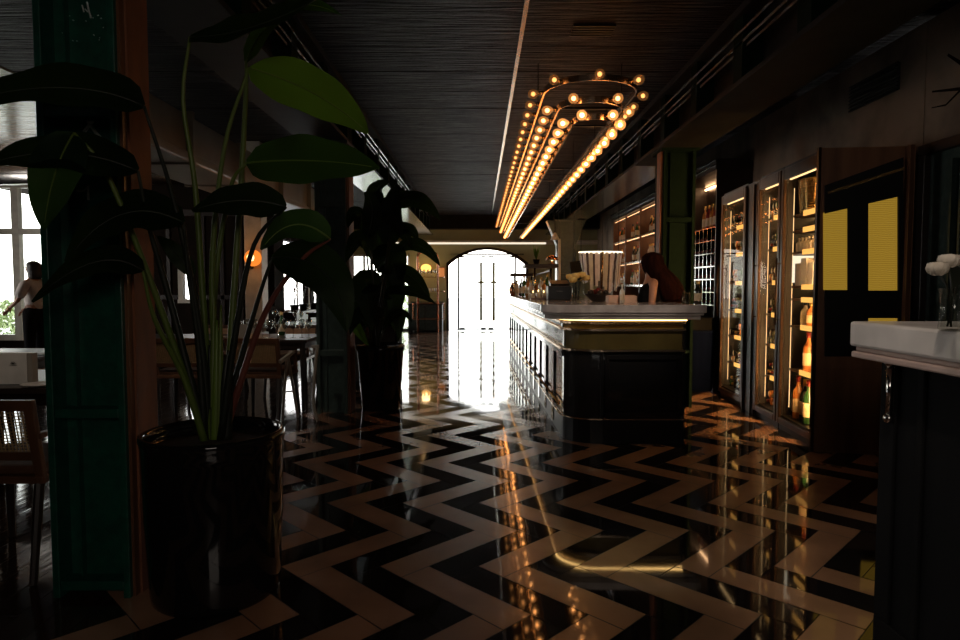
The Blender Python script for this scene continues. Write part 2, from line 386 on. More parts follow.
# ---- arched glass entrance
d = MB(); fwid = .07
for i in range(N):
    xa, xb = pts[i], pts[i+1]
    xi = lambda x: acx + (x-acx)*(wch-fwid)/wch
    d.slabpoly([(xa,YW-.03,arch_z(xa)),(xb,YW-.03,arch_z(xb)),(xi(xb),YW-.03,arch_z(xb)-fwid),(xi(xa),YW-.03,arch_z(xa)-fwid)], (0,.12,0))
d.box(ax0, ax0+fwid, YW-.03, YW+.09, 0, asp); d.box(ax1-fwid, ax1, YW-.03, YW+.09, 0, asp)
door = d.build('door_1', M['dark_iron']); struct(door)
lx0, lx1, lz = -.60, 1.00, 2.18      # the pair of leaves
MB().box(lx0-.05, lx0, YW, YW+.06, .02, lz+.05).box(lx1, lx1+.05, YW, YW+.06, .02, lz+.05).box(lx0-.28, lx1+.28, YW, YW+.06, lz+.02, lz+.06).build('mullion', M['dark_iron'], door)
MB().box(lx0, .20, YW+.02, YW+.032, .02, lz).build('glass_leaf', M['glass'], door)
MB().box(.21, lx1, YW+.02, YW+.032, .02, lz).build('glass_leaf', M['glass'], door)
for hx in (.03, .40):
    MB().tube([(hx,YW-.06,.30),(hx,YW-.06,1.98)], .034, 8).build('door_handle', M['old_brass'], door, True)
    MB().box(hx-.09, hx+.09, YW+.002, YW+.018, 1.38, 1.44).build('lock_plate', M['old_brass'], door)
for hx in (lx0+.08, .10, .32, lx1-.08):
    MB().box(hx-.07, hx+.07, YW+.005, YW+.045, lz-.06, lz-.01).build('patch_fitting', M['dark_iron'], door)
    MB().box(hx-.07, hx+.07, YW+.005, YW+.045, .03, .08).build('patch_fitting', M['dark_iron'], door)

# ---- side window beside the entrance
w_ = MB(); w_.box(wx0, wx1, YW, YW+.08, wz1-.06, wz1); w_.box(wx0,wx1,YW,YW+.08,0,.06)
for x in (wx0, -3.40, -2.72, wx1-.06): w_.box(x, x+.06, YW, YW+.08, 0, wz1)
win = w_.build('window_1', M['white_trim']); struct(win)
MB().box(wx0, wx1, YW+.03, YW+.04, .05, wz1-.05).build('window_pane', M['glass'], win)

# ---- right wall, near wall with mural, wall behind
struct(MB().box(3.40, 3.6, 4.98, YW, 0, CZ).build('wall_right', M['wall_stone']))
struct(MB().box(3.405, 3.6, -1.3, 4.978, 0, CZ).build('wall_front_right', M['wall_stone']))
struct(MB().box(-10, 3.6, -1.5, -1.3, 0, CZ).build('wall_front', M['wall_dark']))
struct(MB().box(-10.2, -10, -1.3, 6.8, 0, CZ).box(-10.2,-10,9.2,12.2,0,CZ).box(-10.2,-10,6.8,9.2,0,.4).box(-10.2,-10,6.8,9.2,3.0,CZ).build('wall_left', M['wall_dark']))
w_ = MB()
for yy in (6.8,7.95,9.1): w_.box(-10.12,-9.97,yy,yy+.1,.4,3.0)
w_.box(-10.12,-9.97,6.8,9.2,.4,.5).box(-10.12,-9.97,6.8,9.2,2.9,3.0)
struct(w_.build('window_added', M['white_trim']))  # unseen window added to bring more ambient light to the dining side
# ---- wall at the back of the dining side, with its big window
BY = 12.0
bw = MB()
bwx0, bwx1, bwz0, bwz1 = -9.55, -7.15, .28, 3.24
bw.box(-10, bwx0, BY, BY+.2, 0, CZ); bw.box(bwx0,bwx1,BY,BY+.2,0,bwz0); bw.box(bwx0,bwx1,BY,BY+.2,bwz1,CZ)
bw.box(bwx1, -5.62, BY, BY+.2, 0, CZ); bw.box(-5.62,-5.36,BY,BY+.2,0,1.02); bw.box(-5.62,-5.36,BY,BY+.2,1.60,CZ); bw.box(-5.36, -4.2, BY, BY+.2, 0, CZ)
struct(bw.build('wall_back_left', M['wall_dark']))
w_ = MB()
for x in (bwx0, -8.72, -7.90, bwx1-.1): w_.box(x, x+.13, BY-.02, BY+.1, bwz0, bwz1)
for z in (bwz0, 2.26, bwz1-.12): w_.box(bwx0, bwx1, BY-.01, BY+.09, z, z+.11)
win = w_.build('window_2', M['white_trim']); struct(win)
MB().box(bwx0, bwx1, BY+.03, BY+.04, bwz0, bwz1).build('window_pane', M['glass'], win)
w_ = MB(); w_.box(-5.64,-5.56,BY-.03,BY+.1,1.0,1.62); w_.box(-5.64,-5.34,BY-.06,BY+.1,.98,1.05)
struct(w_.build('window_3', M['white_trim']))
wd = MB()
for x in (-6.75,-6.3,-5.85,-5.2,-4.85,-4.5): wd.box(x, x+.07, BY-.025, BY, 0, 2.6)
wd.box(-7.0,-4.25,BY-.03,BY,2.6,2.72); wd.box(-7.0,-5.66,BY-.025,BY,1.05,1.13); wd.box(-5.3,-4.25,BY-.025,BY,1.05,1.13)
struct(wd.build('trim_5', M['wood_dark'], bevel=.005))
# ---- side wall of the passage beyond, with slim windows
SX = -4.2
sw = MB(); ys = [12.2, 12.75, 13.1, 13.75, 15.9, 16.2, 17.6, YW]
op = {1:(.9,2.3), 3:(.75,2.3), 5:(.75,2.3)}
for i in range(len(ys)-1):
    if i in op:
        sw.box(SX-.2,SX,ys[i],ys[i+1],0,op[i][0]); sw.box(SX-.2,SX,ys[i],ys[i+1],op[i][1],CZ)
    else: sw.box(SX-.2,SX,ys[i],ys[i+1],0,CZ)
struct(sw.build('wall_side_left', M['wall_dark']))
w_ = MB()
for yy in (13.75, 14.82, 15.86): w_.box(SX-.05,SX-.02,yy,yy+.04,.75,2.3)
w_.box(SX-.1,SX+.06,13.75,15.9,.70,.78)
struct(w_.build('window_4', M['white_trim']))
w_ = MB()
for yy in (16.2, 16.9, 17.56): w_.box(SX-.05,SX-.02,yy,yy+.04,.75,2.3)
struct(w_.build('window_5', M['white_trim']))
# outside greenery and a pale house front, far behind the openings
random.seed(3)
def bushy(mb, x0, x1, y0, y1, z1, n):
    for i in range(n):
        c_ = Vector((random.uniform(x0,x1), random.uniform(y0,y1), random.uniform(.05,z1)))
        for k in range(3):
            a = Vector((random.gauss(0,1),random.gauss(0,1),random.gauss(0,1))).normalized()*.09; b = Vector((random.gauss(0,1),random.gauss(0,1),random.gauss(0,1))).normalized()*.05
            mb.face([c_-a, c_+b, c_+a, c_-b])
h = MB(); bushy(h, -12.5, -6.5, 14.6, 15.3, .95, 1500)
tag(h.build('hedge', M['hedge']), 'low clipped hedge outside the tall window at far left', 'hedge', kind='stuff')
h = MB(); bushy(h, -4.4, -1.6, 24.0, 24.8, 1.25, 700)
tag(h.build('hedge', M['hedge']), 'pale sunlit shrubs outside beyond the arched glass door', 'hedge', kind='stuff')

# ================================================================== BIG FIXED THINGS
# ---- steel columns and the two beams they carry
def column(x0, x1, y0, dep, z1, label, mt, side, plates, flare=False):
    t = thing('steel_column', label, 'column', ((x0+x1)/2, y0+dep/2, 0))
    b = MB(); e = .030 if dep < .3 else .035
    b.box(x0, x0+e, y0, y0+dep, 0, z1); b.box(x1-e, x1, y0, y0+dep, 0, z1)        # flanges
    b.build('flange', mt, t, bevel=.004)
    b = MB(); b.box(x0+e, x1-e, y0+.085, y0+dep-.01, 0, z1); b.build('web', mt, t)
    b = MB(); b.box(x0+.085, x0+.093, y0+.055, y0+.085, 0.02, z1); b.build('weld_rib', mt, t)
    for zc, hh in plates:
        MB().box(x0+e, x1-e, y0+.006, y0+.085, zc-hh, zc+hh).build('batten_plate', mt, t, bevel=.004)
    if side: MB().box(x1, x1+.022, y0+.055, y0+dep, .0, z1).build('timber_or_lit_edge', M['rust'], t); MB().box(x1, x1+.012, y0+.02, y0+.055, 0, z1).build('timber_or_lit_edge', M['wood'], t)
    b = MB()
    if flare:
        for sx in (-1,1):
            xe = x0 if sx < 0 else x1
            b.slabpoly([(xe,y0+.02,z1-.55),(xe+sx*.02,y0+.02,z1-.5),(xe+sx*.22,y0+.02,z1-.02),(xe,y0+.02,z1-.02)], (0,dep-.04,0))
    b.box(x0-.03, x1+.03, y0-.03, y0+dep+.02, z1-.03, z1); b.build('head_plate', mt, t)
    return t
BZ = 2.745   # underside of the beams
cl = column(-1.778, -1.455, 2.60, .22, BZ, 'green painted steel column with white chalk marks beside the big pot', M['green'], True, [(.775,.02),(.05,.02),(2.0,.02)])
# white painted marks on its web
def stroke(mb, pts, r=.006):
    mb.tube([P(u, v, 2.682) for u, v in pts], r, 5)
k_ = MB(); stroke(k_, [(75,111),(79,108),(83,110),(90,124),(97,134),(101,138)], .0075); stroke(k_, [(98,115),(91,123),(84,132)], .007); stroke(k_, [(83,110),(82,115),(78,116)], .005); stroke(k_, [(102,116),(106,116.5)], .005)
k_.build('painted_cross_mark', M['white_paint'], cl)
k_ = MB(); stroke(k_, [(77,191),(84,191),(88,186),(88.5,200)], .005); k_.build('painted_numeral', M['white_paint'], cl)
k_ = MB(); random.seed(5)
stroke(k_, [(87,2),(88.5,9),(91,18)], .004); stroke(k_, [(82,5),(84,12)], .003); stroke(k_, [(85,9),(88,12)], .003)
for i in range(16): u, v = random.uniform(62,112), random.uniform(14,42); stroke(k_, [(u,v),(u+random.uniform(.4,1.6),v+random.uniform(-.4,.6))], .0022)
k_.build('paint_scuff', M['white_paint'], cl)
column(-1.655, -1.345, 6.45, .30, BZ, 'dark weathered steel column standing behind the second potted plant', M['green2'], True, [(2.12,.03),(.62,.03)])
column(1.93, 2.27, 6.80, .32, BZ, 'green steel column behind the woman at the bar', M['green3'], False, [(2.0,.025),(.6,.02)])
MB_ = MB().box(1.905,1.928,6.83,6.96,0,BZ-.03); COLR = [o for o in COL.objects if o.name.startswith('steel_column')]
MB_.build('timber_or_lit_edge', M['rust'], COLR[-1])  # strip added for the orange light on the column edge, painted rust
column(1.68, 2.09, 14.0, .35, BZ, 'far dark steel column near the end of the bar', M['green2'], False, [(1.6,.03)], True)

def beam(x0, x1, ya, yb, inner, label):
    t = thing('steel_beam', label, 'beam', ((x0+x1)/2, ya, BZ))
    MB().box(x0, x1, ya, 7.8, BZ, BZ+.035).build('lower_flange', M['steel_beam'], t); MB().box(x0, x1, 7.803, yb, BZ, BZ+.035).build('lower_flange', M['flange'], t)
    MB().box((x0+x1)/2-.06, (x0+x1)/2+.06, ya, yb, BZ+.035, CZ-.003).build('web', M['steel_beam'], t)
    b = MB(); s = 1 if inner == x0 else -1; y = ya + .6
    while y < yb-.2: b.box(min(inner+s*.03,(x0+x1)/2), max(inner+s*.03,(x0+x1)/2), y, y+.16, BZ+.035, CZ-.003); y += .97
    b.build('stiffener', M['green3'], t)
    for z, o in ((3.115, 0), (3.06, .03), (3.02,.045)):
        MB().box(min(inner+s*o, inner+s*(o+.018)), max(inner+s*o, inner+s*(o+.018)), ya, yb, z-.011, z+.011).build('conduit', M['chrome'], t)
    MB().box(min(inner,inner+s*.14), max(inner,inner+s*.14), ya, yb, CZ-.06, CZ-.003).build('upper_flange', M['steel_beam'], t)
beam(1.86, 2.34, 1.2, YW-.36, 1.86, 'dark steel beam with bright conduits along the right side of the ceiling')
beam(-1.79, -1.33, 1.2, YW-.36, -1.33, 'dark steel beam with bright conduits along the left side of the ceiling')
# vents in the beams' upper casing (slotted grilles, left and right)
def grille(name, label, quad, n, off):
    t = thing(name, label, 'vent', tuple(quad[0]))
    a, b, c_, d_ = [Vector(q) for q in quad]
    MB().slabpoly([a,b,c_,d_], off).build('backing', M['black'], t)
    for i in range(n+1):
        bars = MB(); f = i/n; bars.bar(a.lerp(d_, f)-Vector(off), b.lerp(c_, f)-Vector(off), .018, .010); bars.build('grille_bar', M['dark_iron'], t)
    return t
vy0, vy1 = 3.395*640/(845-480), 3.395*640/(892-480)
za, zb = P(845,112,vy0).z, P(845,88,vy0).z
grille('wall_vent', 'dark louvred vent high in the stained plaster wall at right', [(3.388,vy0,za),(3.388,vy1,za),(3.388,vy1,zb),(3.388,vy0,zb)], 7, (.010,0,0))
grille('ceiling_vent', 'narrow slotted vent in the dark boards above the chandelier', [(.72,5.05,CZ-.004),(1.05,5.05,CZ-.004),(1.05,5.24,CZ-.004),(.72,5.24,CZ-.004)], 4, (0,0,.003))
grille('ceiling_vent', 'slotted vent in the ceiling beside the left beam, behind the tall leaves', [(-1.30,3.55,CZ-.004),(-1.16,3.55,CZ-.004),(-1.16,4.25,CZ-.004),(-1.30,4.25,CZ-.004)], 3, (0,0,.003))
# mural of bare branches on the near right wall (painted: flat)
br = MB()
def branch(pts, w):
    P3 = [Vector((3.402, y, z)) for y, z in pts]
    for i in range(len(P3)-1):
        a, b = P3[i], P3[i+1]; d_ = (b-a).normalized(); n_ = Vector((0,-d_.z,d_.y)); w0 = w*(1-i/len(P3)); w1 = w*(1-(i+1)/len(P3))
        br.slabpoly([a+n_*w0,b+n_*w1,b-n_*w1,a-n_*w0], (-.001,0,0))
branch([(4.0,2.45),(4.25,2.66),(4.5,2.78),(4.75,2.98)], .035); branch([(4.25,2.66),(4.55,2.68),(4.9,2.76)], .02); branch([(4.5,2.78),(4.55,2.95),(4.5,3.1)], .018); branch([(4.1,2.55),(4.3,2.9),(4.35,3.1)], .016); branch([(4.6,2.69),(4.75,2.62),(4.9,2.64)], .01); branch([(4.4,2.9),(4.6,3.02)],.008)
tag(br.build('branch_mural', M['wall_dark']), 'painted mural of dark bare branches on the near right wall', 'mural')
# framed dark window on the near right wall
t = thing('dark_panelled_window', 'dark framed window in the wall behind the white roses', 'window', (3.38, 4.1, 0))
MB().box(3.33,3.40,2.2,4.93,2.28,2.36).box(3.33,3.40,4.85,4.93,0,2.28).box(3.34,3.40,3.9,3.98,0,2.28).box(3.34,3.40,2.2,4.85,.80,.9).build('frame', M['wood_dark'], t, bevel=.006)
MB().box(3.375,3.385,2.2,4.85,.9,2.28).build('pane', M['green2'], t)
MB().box(3.32,3.40,4.55,4.57,.95,2.2).box(3.32,3.40,4.46,4.48,.95,2.2).build('glazing_bar', M['green2'], t)

# ---- aluminium strip on the ceiling
tag(MB().box(.312,.345,1.2,YW-.36,CZ-.022,CZ-.001).build('ceiling_light_track', M['alu']), 'long thin metal track on the dark ceiling left of the bulb rails', 'track')

# ---- chandelier: three stepped racetrack rails with rows of bulbs
ch = thing('bulb_chandelier', 'long chandelier of three nested brass rails studded with glowing bulbs', 'chandelier', (.90, 5.35, CZ))
def bulb_mesh(mb, p, d_):
    p = Vector(p); d_ = Vector(d_)
    mb.mi = 2; mb.lathe([(.013,0),(.016,.004),(.016,.035),(.012,.04)], p, 8, d_)
    mb.mi = 0; mb.lathe([(.012,.038),(.024,.052),(.036,.070),(.040,.090),(.034,.112),(.019,.126),(.004,.129)], p, 10, d_)
    mb.mi = 1; mb.ball(p+d_*.085, .018, 6)
BG = {}
for k_, s_ in (('outer',.05),('middle',.22),('inner',.55)):
    g_m = thin_glass('glowing_bulb_glass_'+k_, (1.0,.80,.55), .15); nt_ = g_m.node_tree; ad = nt_.nodes.new('ShaderNodeAddShader'); em = nt_.nodes.new('ShaderNodeEmission')
    em.inputs['Color'].default_value = (1.0,.42,.13,1); em.inputs['Strength'].default_value = s_; out_ = nt_.nodes['Material Output']
    nt_.links.new(out_.inputs[0].links[0].from_socket, ad.inputs[0]); nt_.links.new(em.outputs[0], ad.inputs[1]); nt_.links.new(ad.outputs[0], out_.inputs[0]); BG[k_] = g_m
spots = []
for name, xa, xb, z, cy, yend in (('outer',.526,1.28,2.90,5.38,17.5),('middle',.637,1.15,2.75,5.32,17.4),('inner',.743,1.04,2.60,5.14,17.3)):
    r_ = (xb-xa)/2; cx = (xa+xb)/2; hw = .024
    path = [(xa, yend)] + [(xa, cy)] + [(cx - r_*math.cos(a), cy - r_*math.sin(a)) for a in [math.pi*i/16 for i in range(1,16)]] + [(xb, cy), (xb, yend)]
    rail = MB()
    for i in range(len(path)-1):
        a, b = Vector((*path[i],z)), Vector((*path[i+1],z)); d_ = (b-a).normalized(); n_ = Vector((d_.y,-d_.x,0))*.007
        rail.slabpoly([a-n_-Vector((0,0,hw)), b-n_-Vector((0,0,hw)), b-n_+Vector((0,0,hw)), a-n_+Vector((0,0,hw))], n_*2)
    rail.build('rail', M['rail'], ch)
    y = cy + .02
    LP = name
    while y < yend:
        spots.append((Vector((xa,y,z)), Vector((-1,0,-.12)).normalized(), LP)); spots.append((Vector((xb,y+.05,z)), Vector((1,0,-.12)).normalized(), LP)); y += .33
    nb = max(3, int(math.pi*r_/.24))
    for i in range(1, nb):
        a = math.pi*i/nb; dd = Vector((-math.cos(a), -math.sin(a), -.05)).normalized()
        spots.append((Vector((cx-r_*math.cos(a), cy-r_*math.sin(a), z)), dd, LP))
spots.sort(key=lambda s: s[0].y)
for p, d_, lp_ in spots[:100]:
    mb = MB(); bulb_mesh(mb, p, d_); mb.build('bulb', [BG[lp_], G['bulb_'+lp_], M['brass']], ch, True)
mb = MB(); SL = ['outer','middle','inner']
for p, d_, lp_ in spots[100:]:
    n0 = len(mb.m); bulb_mesh(mb, p, d_)
    for i in range(n0, len(mb.m)): mb.m[i] = {0:4+SL.index(lp_), 1:SL.index(lp_), 2:3}[mb.m[i]]
tag(mb.build('far_bulbs', [G['bulb_'+k] for k in SL]+[M['brass']]+[BG[k] for k in SL], ch, True), kind='stuff')
for y in (5.9, 8.9, 11.9, 14.9):
    hang = MB()
    for x, z in ((.526,2.92),(1.28,2.92)): hang.tube([(x,y,z),(x,y,CZ-.002)], .005, 6)
    hang.box(.52,1.29,y-.01,y+.01,2.90,2.92); hang.box(.63,1.155,y-.01,y+.01,2.745,2.76)
    for x in (.637,1.15): hang.tube([(x,y,2.75),(x,y,2.91)], .004, 6)
    for x in (.743,1.04): hang.tube([(x,y,2.60),(x,y,2.75)], .004, 6)
    hang.build('suspension', M['dark_iron'], ch)

# ================================================================== THE BAR
BAR = thing('bar_counter', 'black panelled bar with brass lines and thick marble top', 'bar counter', (1.1, 6.5, 0))
def outline(ox_left, ox_front, xr, yback, far=12.9, inx=1.35):
    """footprint of the L-shaped bar, offset outwards"""
    fx = .69-ox_left; fy = 5.20-ox_front; rr = .31
    pts = [(xr, fy), (fx+rr, fy)]
    for i in range(1, 9):
        a = math.pi/2*i/9; pts.append((fx+rr-rr*math.sin(a), fy+rr*.85-rr*.85*math.cos(a)))
    pts += [(fx, fy+rr*.85), (fx-.0156*(far-5.44), far), (inx-.12, far), (inx, yback), (xr, yback)]
    return pts
def front_path(o): return outline(o, o, 1.674, 5.8)[:12]
MB().prism(outline(-.015,-.015,1.66,5.80), .0, .205).build('plinth', M['black'], BAR)
MB().prism(outline(-.02,-.02,1.66,5.80), .205, .78).build('lower_panel', M['lacquer_panel'], BAR)
MB().prism(outline(-.02,-.02,1.66,5.80), .78, .945).build('frieze', M['olive_frieze'], BAR)
MB().prism(outline(-.005,-.005,1.672,5.80), .945, .995).build('frieze_band', M['olive_frieze'], BAR)
MB().prism(outline(-.03,-.03,1.66,5.80), .995, 1.03).build('neck', M['olive_frieze'], BAR)
def follow(path, z, h, dep, mt, name):
    mb = MB()
    for i in range(len(path)-1):
        a, b = Vector((*path[i],z)), Vector((*path[i+1],z)); d_ = (b-a).normalized(); n_ = Vector((-d_.y,d_.x,0))
        if n_.y > 0 and i == 0: n_ = -n_
        n_ = Vector((d_.y*-1, d_.x, 0))
        mb.slabpoly([a-Vector((0,0,h/2)), b-Vector((0,0,h/2)), b+Vector((0,0,h/2)), a+Vector((0,0,h/2))], n_*dep)
    return mb.build(name, mt, BAR)
fp = front_path(.0)
for z, h in ((.998,.016),(.942,.018),(.772,.016),(.208,.010)): follow(front_path(-.006), z, h, .020, M['rail'], 'brass_strip')
follow(front_path(.022)[:11], 1.024, .010, .012, G['strip'], 'light_strip')
follow(front_path(.022)[10:], 1.024, .008, .010, G['strip_dim'], 'light_strip')
# raised frames on the front and the corner post
MB().box(1.02,1.655,5.192,5.204,.23,.27).box(1.02,1.655,5.192,5.204,.70,.74).box(1.02,1.06,5.192,5.204,.27,.70).box(1.615,1.655,5.192,5.204,.27,.70).build('front_frame', M['lacquer_panel'], BAR, bevel=.004)
MB().box(.985,1.008,5.19,5.21,.21,.76).build('corner_post', M['black'], BAR, bevel=.004)
MB().box(1.655,1.674,5.20,5.80,0,1.03).build('end_panel', M['black'], BAR)
# panels down the long side: raised stiles with recesses between
y = 5.50; xs = lambda y: .69-.0156*(y-5.44)
rl = MB(); 
rl.slabpoly([(xs(5.47)+.008,5.47,.70),(xs(12.9)+.008,12.9,.70),(xs(12.9)+.008,12.9,.77),(xs(5.47)+.008,5.47,.77)], (.03,0,0))
rl.build('side_rail', M['lacquer_panel'], BAR)
yy = 5.97
while yy < 12.8:
    MB().slabpoly([(xs(yy)+.006,yy,.04),(xs(yy+.13)+.006,yy+.13,.04),(xs(yy+.13)+.006,yy+.13,.70),(xs(yy)+.006,yy,.70)], (.035,0,0)).build('side_stile', M['lacquer_panel'], BAR)
    yy += .60
# foot rail along the side
MB().tube([(xs(5.5)-.006,5.5,.285),(xs(12.8)-.006,12.8,.285)], .011, 8).build('side_moulding', M['brass'], BAR, True)
top = MB(); top.prism(outline(.19,.13,1.80,5.95,13.0,1.42), 1.085, 1.150); top.prism(outline(.175,.115,1.785,5.94,13.0,1.41), 1.065, 1.085); top.prism(outline(.155,.095,1.765,5.92,13.0,1.40), 1.03, 1.065)
top.build('countertop', M['marble_bar'], BAR, bevel=.006)
BT = 1.150

# ---- near counter at right
NC = thing('marble_counter', 'near counter at right with thick pale marble edge and black base', 'counter', (2.1, 1.6, 0))
MB().box(1.33,2.9,.2,2.30,1.085,1.174).build('countertop', M['marble'], NC, bevel=.01)
MB().box(1.345,2.9,.2,2.285,1.068,1.085).box(1.335,2.9,.2,2.295,1.045,1.068).build('edge_moulding', M['marble_pink'], NC, bevel=.006)
MB().box(1.43,2.9,.2,2.25,.0,1.045).build('base', M['black_matte'], NC)
MB().box(1.418,1.43,1.3,2.25,.0,.12).box(1.418,1.43,2.17,2.25,.12,1.045).box(1.418,1.43,2.03,2.06,.12,1.045).box(1.418,1.43,1.30,1.36,.12,1.045).build('base_frame', M['black_matte'], NC, bevel=.004)
hk = MB(); hx, hy = 1.405, 2.18; z0, z1 = P(877,413,hy).z, P(877,368,hy).z
hk.tube([(hx,hy,z0-.01),(hx,hy,z1+.01)], .011, 8); hk.ball((hx,hy,z1+.018), .018, 8); hk.ball((hx,hy,z0-.018), .018, 8)
hk.tube([(hx,hy,z1),(1.43,hy,z1)], .008, 6); hk.tube([(hx,hy,z0),(1.43,hy,z0)], .008, 6)
hk.build('bar_handle', M['chrome'], NC, True)
# ---- vase of white roses on it
def rose(mb, c_, r_):
    c_ = Vector(c_)
    for ring, (n, rr, tilt, hh) in enumerate(((6,1.0,.9,.75),(5,.72,.55,.9),(4,.45,.25,1.0),(3,.22,.1,1.0))):
        for i in range(n):
            a = 2*math.pi*(i+ring*.4)/n; d_ = Vector((math.cos(a),math.sin(a),0)); s_ = Vector((-d_.y,d_.x,0))
            g = []
            for j in range(4):
                t_ = j/3; ph = math.pi*(.10+(.55-.10*ring/3)*t_); out = rr*math.sin(ph)*(1+.10*t_*t_)
                for q in (-1,-.33,.33,1):
                    wq = q*rr*.72*math.sin(math.pi*(.2+.55*t_)); g.append(c_ + r_*(d_*(out*(1-.22*q*q)) + s_*wq + Vector((0,0,-hh*1.15*math.cos(ph)+.12*ring-.06*q*q))))
            f = [(j*4+k, j*4+k+1, (j+1)*4+k+1, (j+1)*4+k) for j in range(3) for k in range(3)]
            mb.add(g, f)
def rose_vase(base, zt, heads, r_, petal, label, group=None, vr=.034, vh=.17):
    t = thing('flower_vase', label, 'vase of flowers', base, 0, group)
    b = Vector(base)
    MB().lathe([(vr*.8,.002),(vr,.01),(vr*.85,vh*.5),(vr,vh),(vr*.88,vh),(vr*.75,vh*.5),(vr*.8,.015)], b, 16).build('glass_vase', M['glass'], t, True)
    st = MB()
    for h_ in heads:
        h_ = Vector(h_); st.tube([b+Vector((random.uniform(-.01,.01),random.uniform(-.01,.01),.015)), b+Vector(((h_.x-b.x)*.3,(h_.y-b.y)*.3,vh)), h_-Vector((0,0,r_*.5))], .0028, 5)
        st.face([b+Vector((0,0,vh)), b+Vector((.05,0,vh+.03)), b+Vector(((h_.x-b.x)*.6,(h_.y-b.y)*.6+.01,vh+.08))])
    st.build('stems', M['stem_dark'], t, True)
    for h_ in heads:
        mb = MB(); rose(mb, h_, r_); mb.build('bloom', petal, t, True)
    return t
vb = P(953,327,1.75); vb.z = 1.174; vb.x = 480*0 + (953-480)/640*1.75
rose_vase(tuple(vb), 1.174, [P(949,259,1.75), P(937.5,267,1.74), P(964,262,1.80)], .026, M['rose'], 'glass vase of white roses on the near marble counter', vh=.12)

# ---- flowers on the bar
fb = P(578,303,6.1); fb.z = BT
rose_vase(tuple(fb), BT, [P(570,276,6.1),P(576,275,6.05),P(582,274,6.1),P(586,277,6.15),P(573,279,6.0),P(579,278,6.2)], .038, M['yellow_petal'], 'tall glass vase of cream flowers on the bar top', vr=.07, vh=.20)

# ================================================================== WINE CABINETS ALONG THE RIGHT WALL
FO = Vector((2.65, 5.0)); FT = Vector((.068, 1)).normalized(); FN = Vector((FT.y, -FT.x))     # along the fronts, and into the wall
def FPt(s, d, z): q = FO + FT*s + FN*d; return Vector((q.x, q.y, z))
def fbox(mb, s0, s1, d0, d1, z0, z1):
    c_ = FPt((s0+s1)/2, (d0+d1)/2, (z0+z1)/2)
    return mb.obox(c_, Vector((*FT,0))*(s1-s0)/2, Vector((*FN,0))*(d1-d0)/2, (0,0,(z1-z0)/2))
bronze = mat('dark_bronze', (.06,.034,.02), .28, .9, c2=(.04,.022,.013), scale=10)
lining = mat('cabinet_lining', (.008,.005,.003), .3, c2=(.006,.004,.003), scale=5)
FH = 2.37; DEP = .55
M['honey'] = mat('honey_wood', (.62,.36,.13), .35, c2=(.5,.27,.09), scale=6)
def bottle_prof(h, r):
    return [(r*.85,0),(r,h*.02),(r,h*.58),(r*.9,h*.65),(r*.42,h*.76),(r*.36,h*.80),(r*.36,h*.985),(r*.40,h*.987),(r*.40,h)]
def bottle(name, label, group, base, h, r, glass_m, cap_m, axis=None, cat='bottle', lab=True, n=10):
    t = thing(name, label, cat, tuple(base), 0, group)
    ax = Vector(axis) if axis is not None else Vector((0,0,1))
    MB().lathe(bottle_prof(h, r), base, n, axis).build('glass_body', glass_m, t, True)
    if lab: MB().lathe([(r*1.02,h*.16),(r*1.03,h*.17),(r*1.03,h*.47),(r*1.02,h*.48)], base, n, axis).build('paper_label', M['label'], t, True)
    MB().lathe([(r*.41,h*.86),(r*.43,h*.87),(r*.43,h*1.003),(r*.1,h*1.01)], base, n, axis).build('cap', cap_m, t, True)
    return t
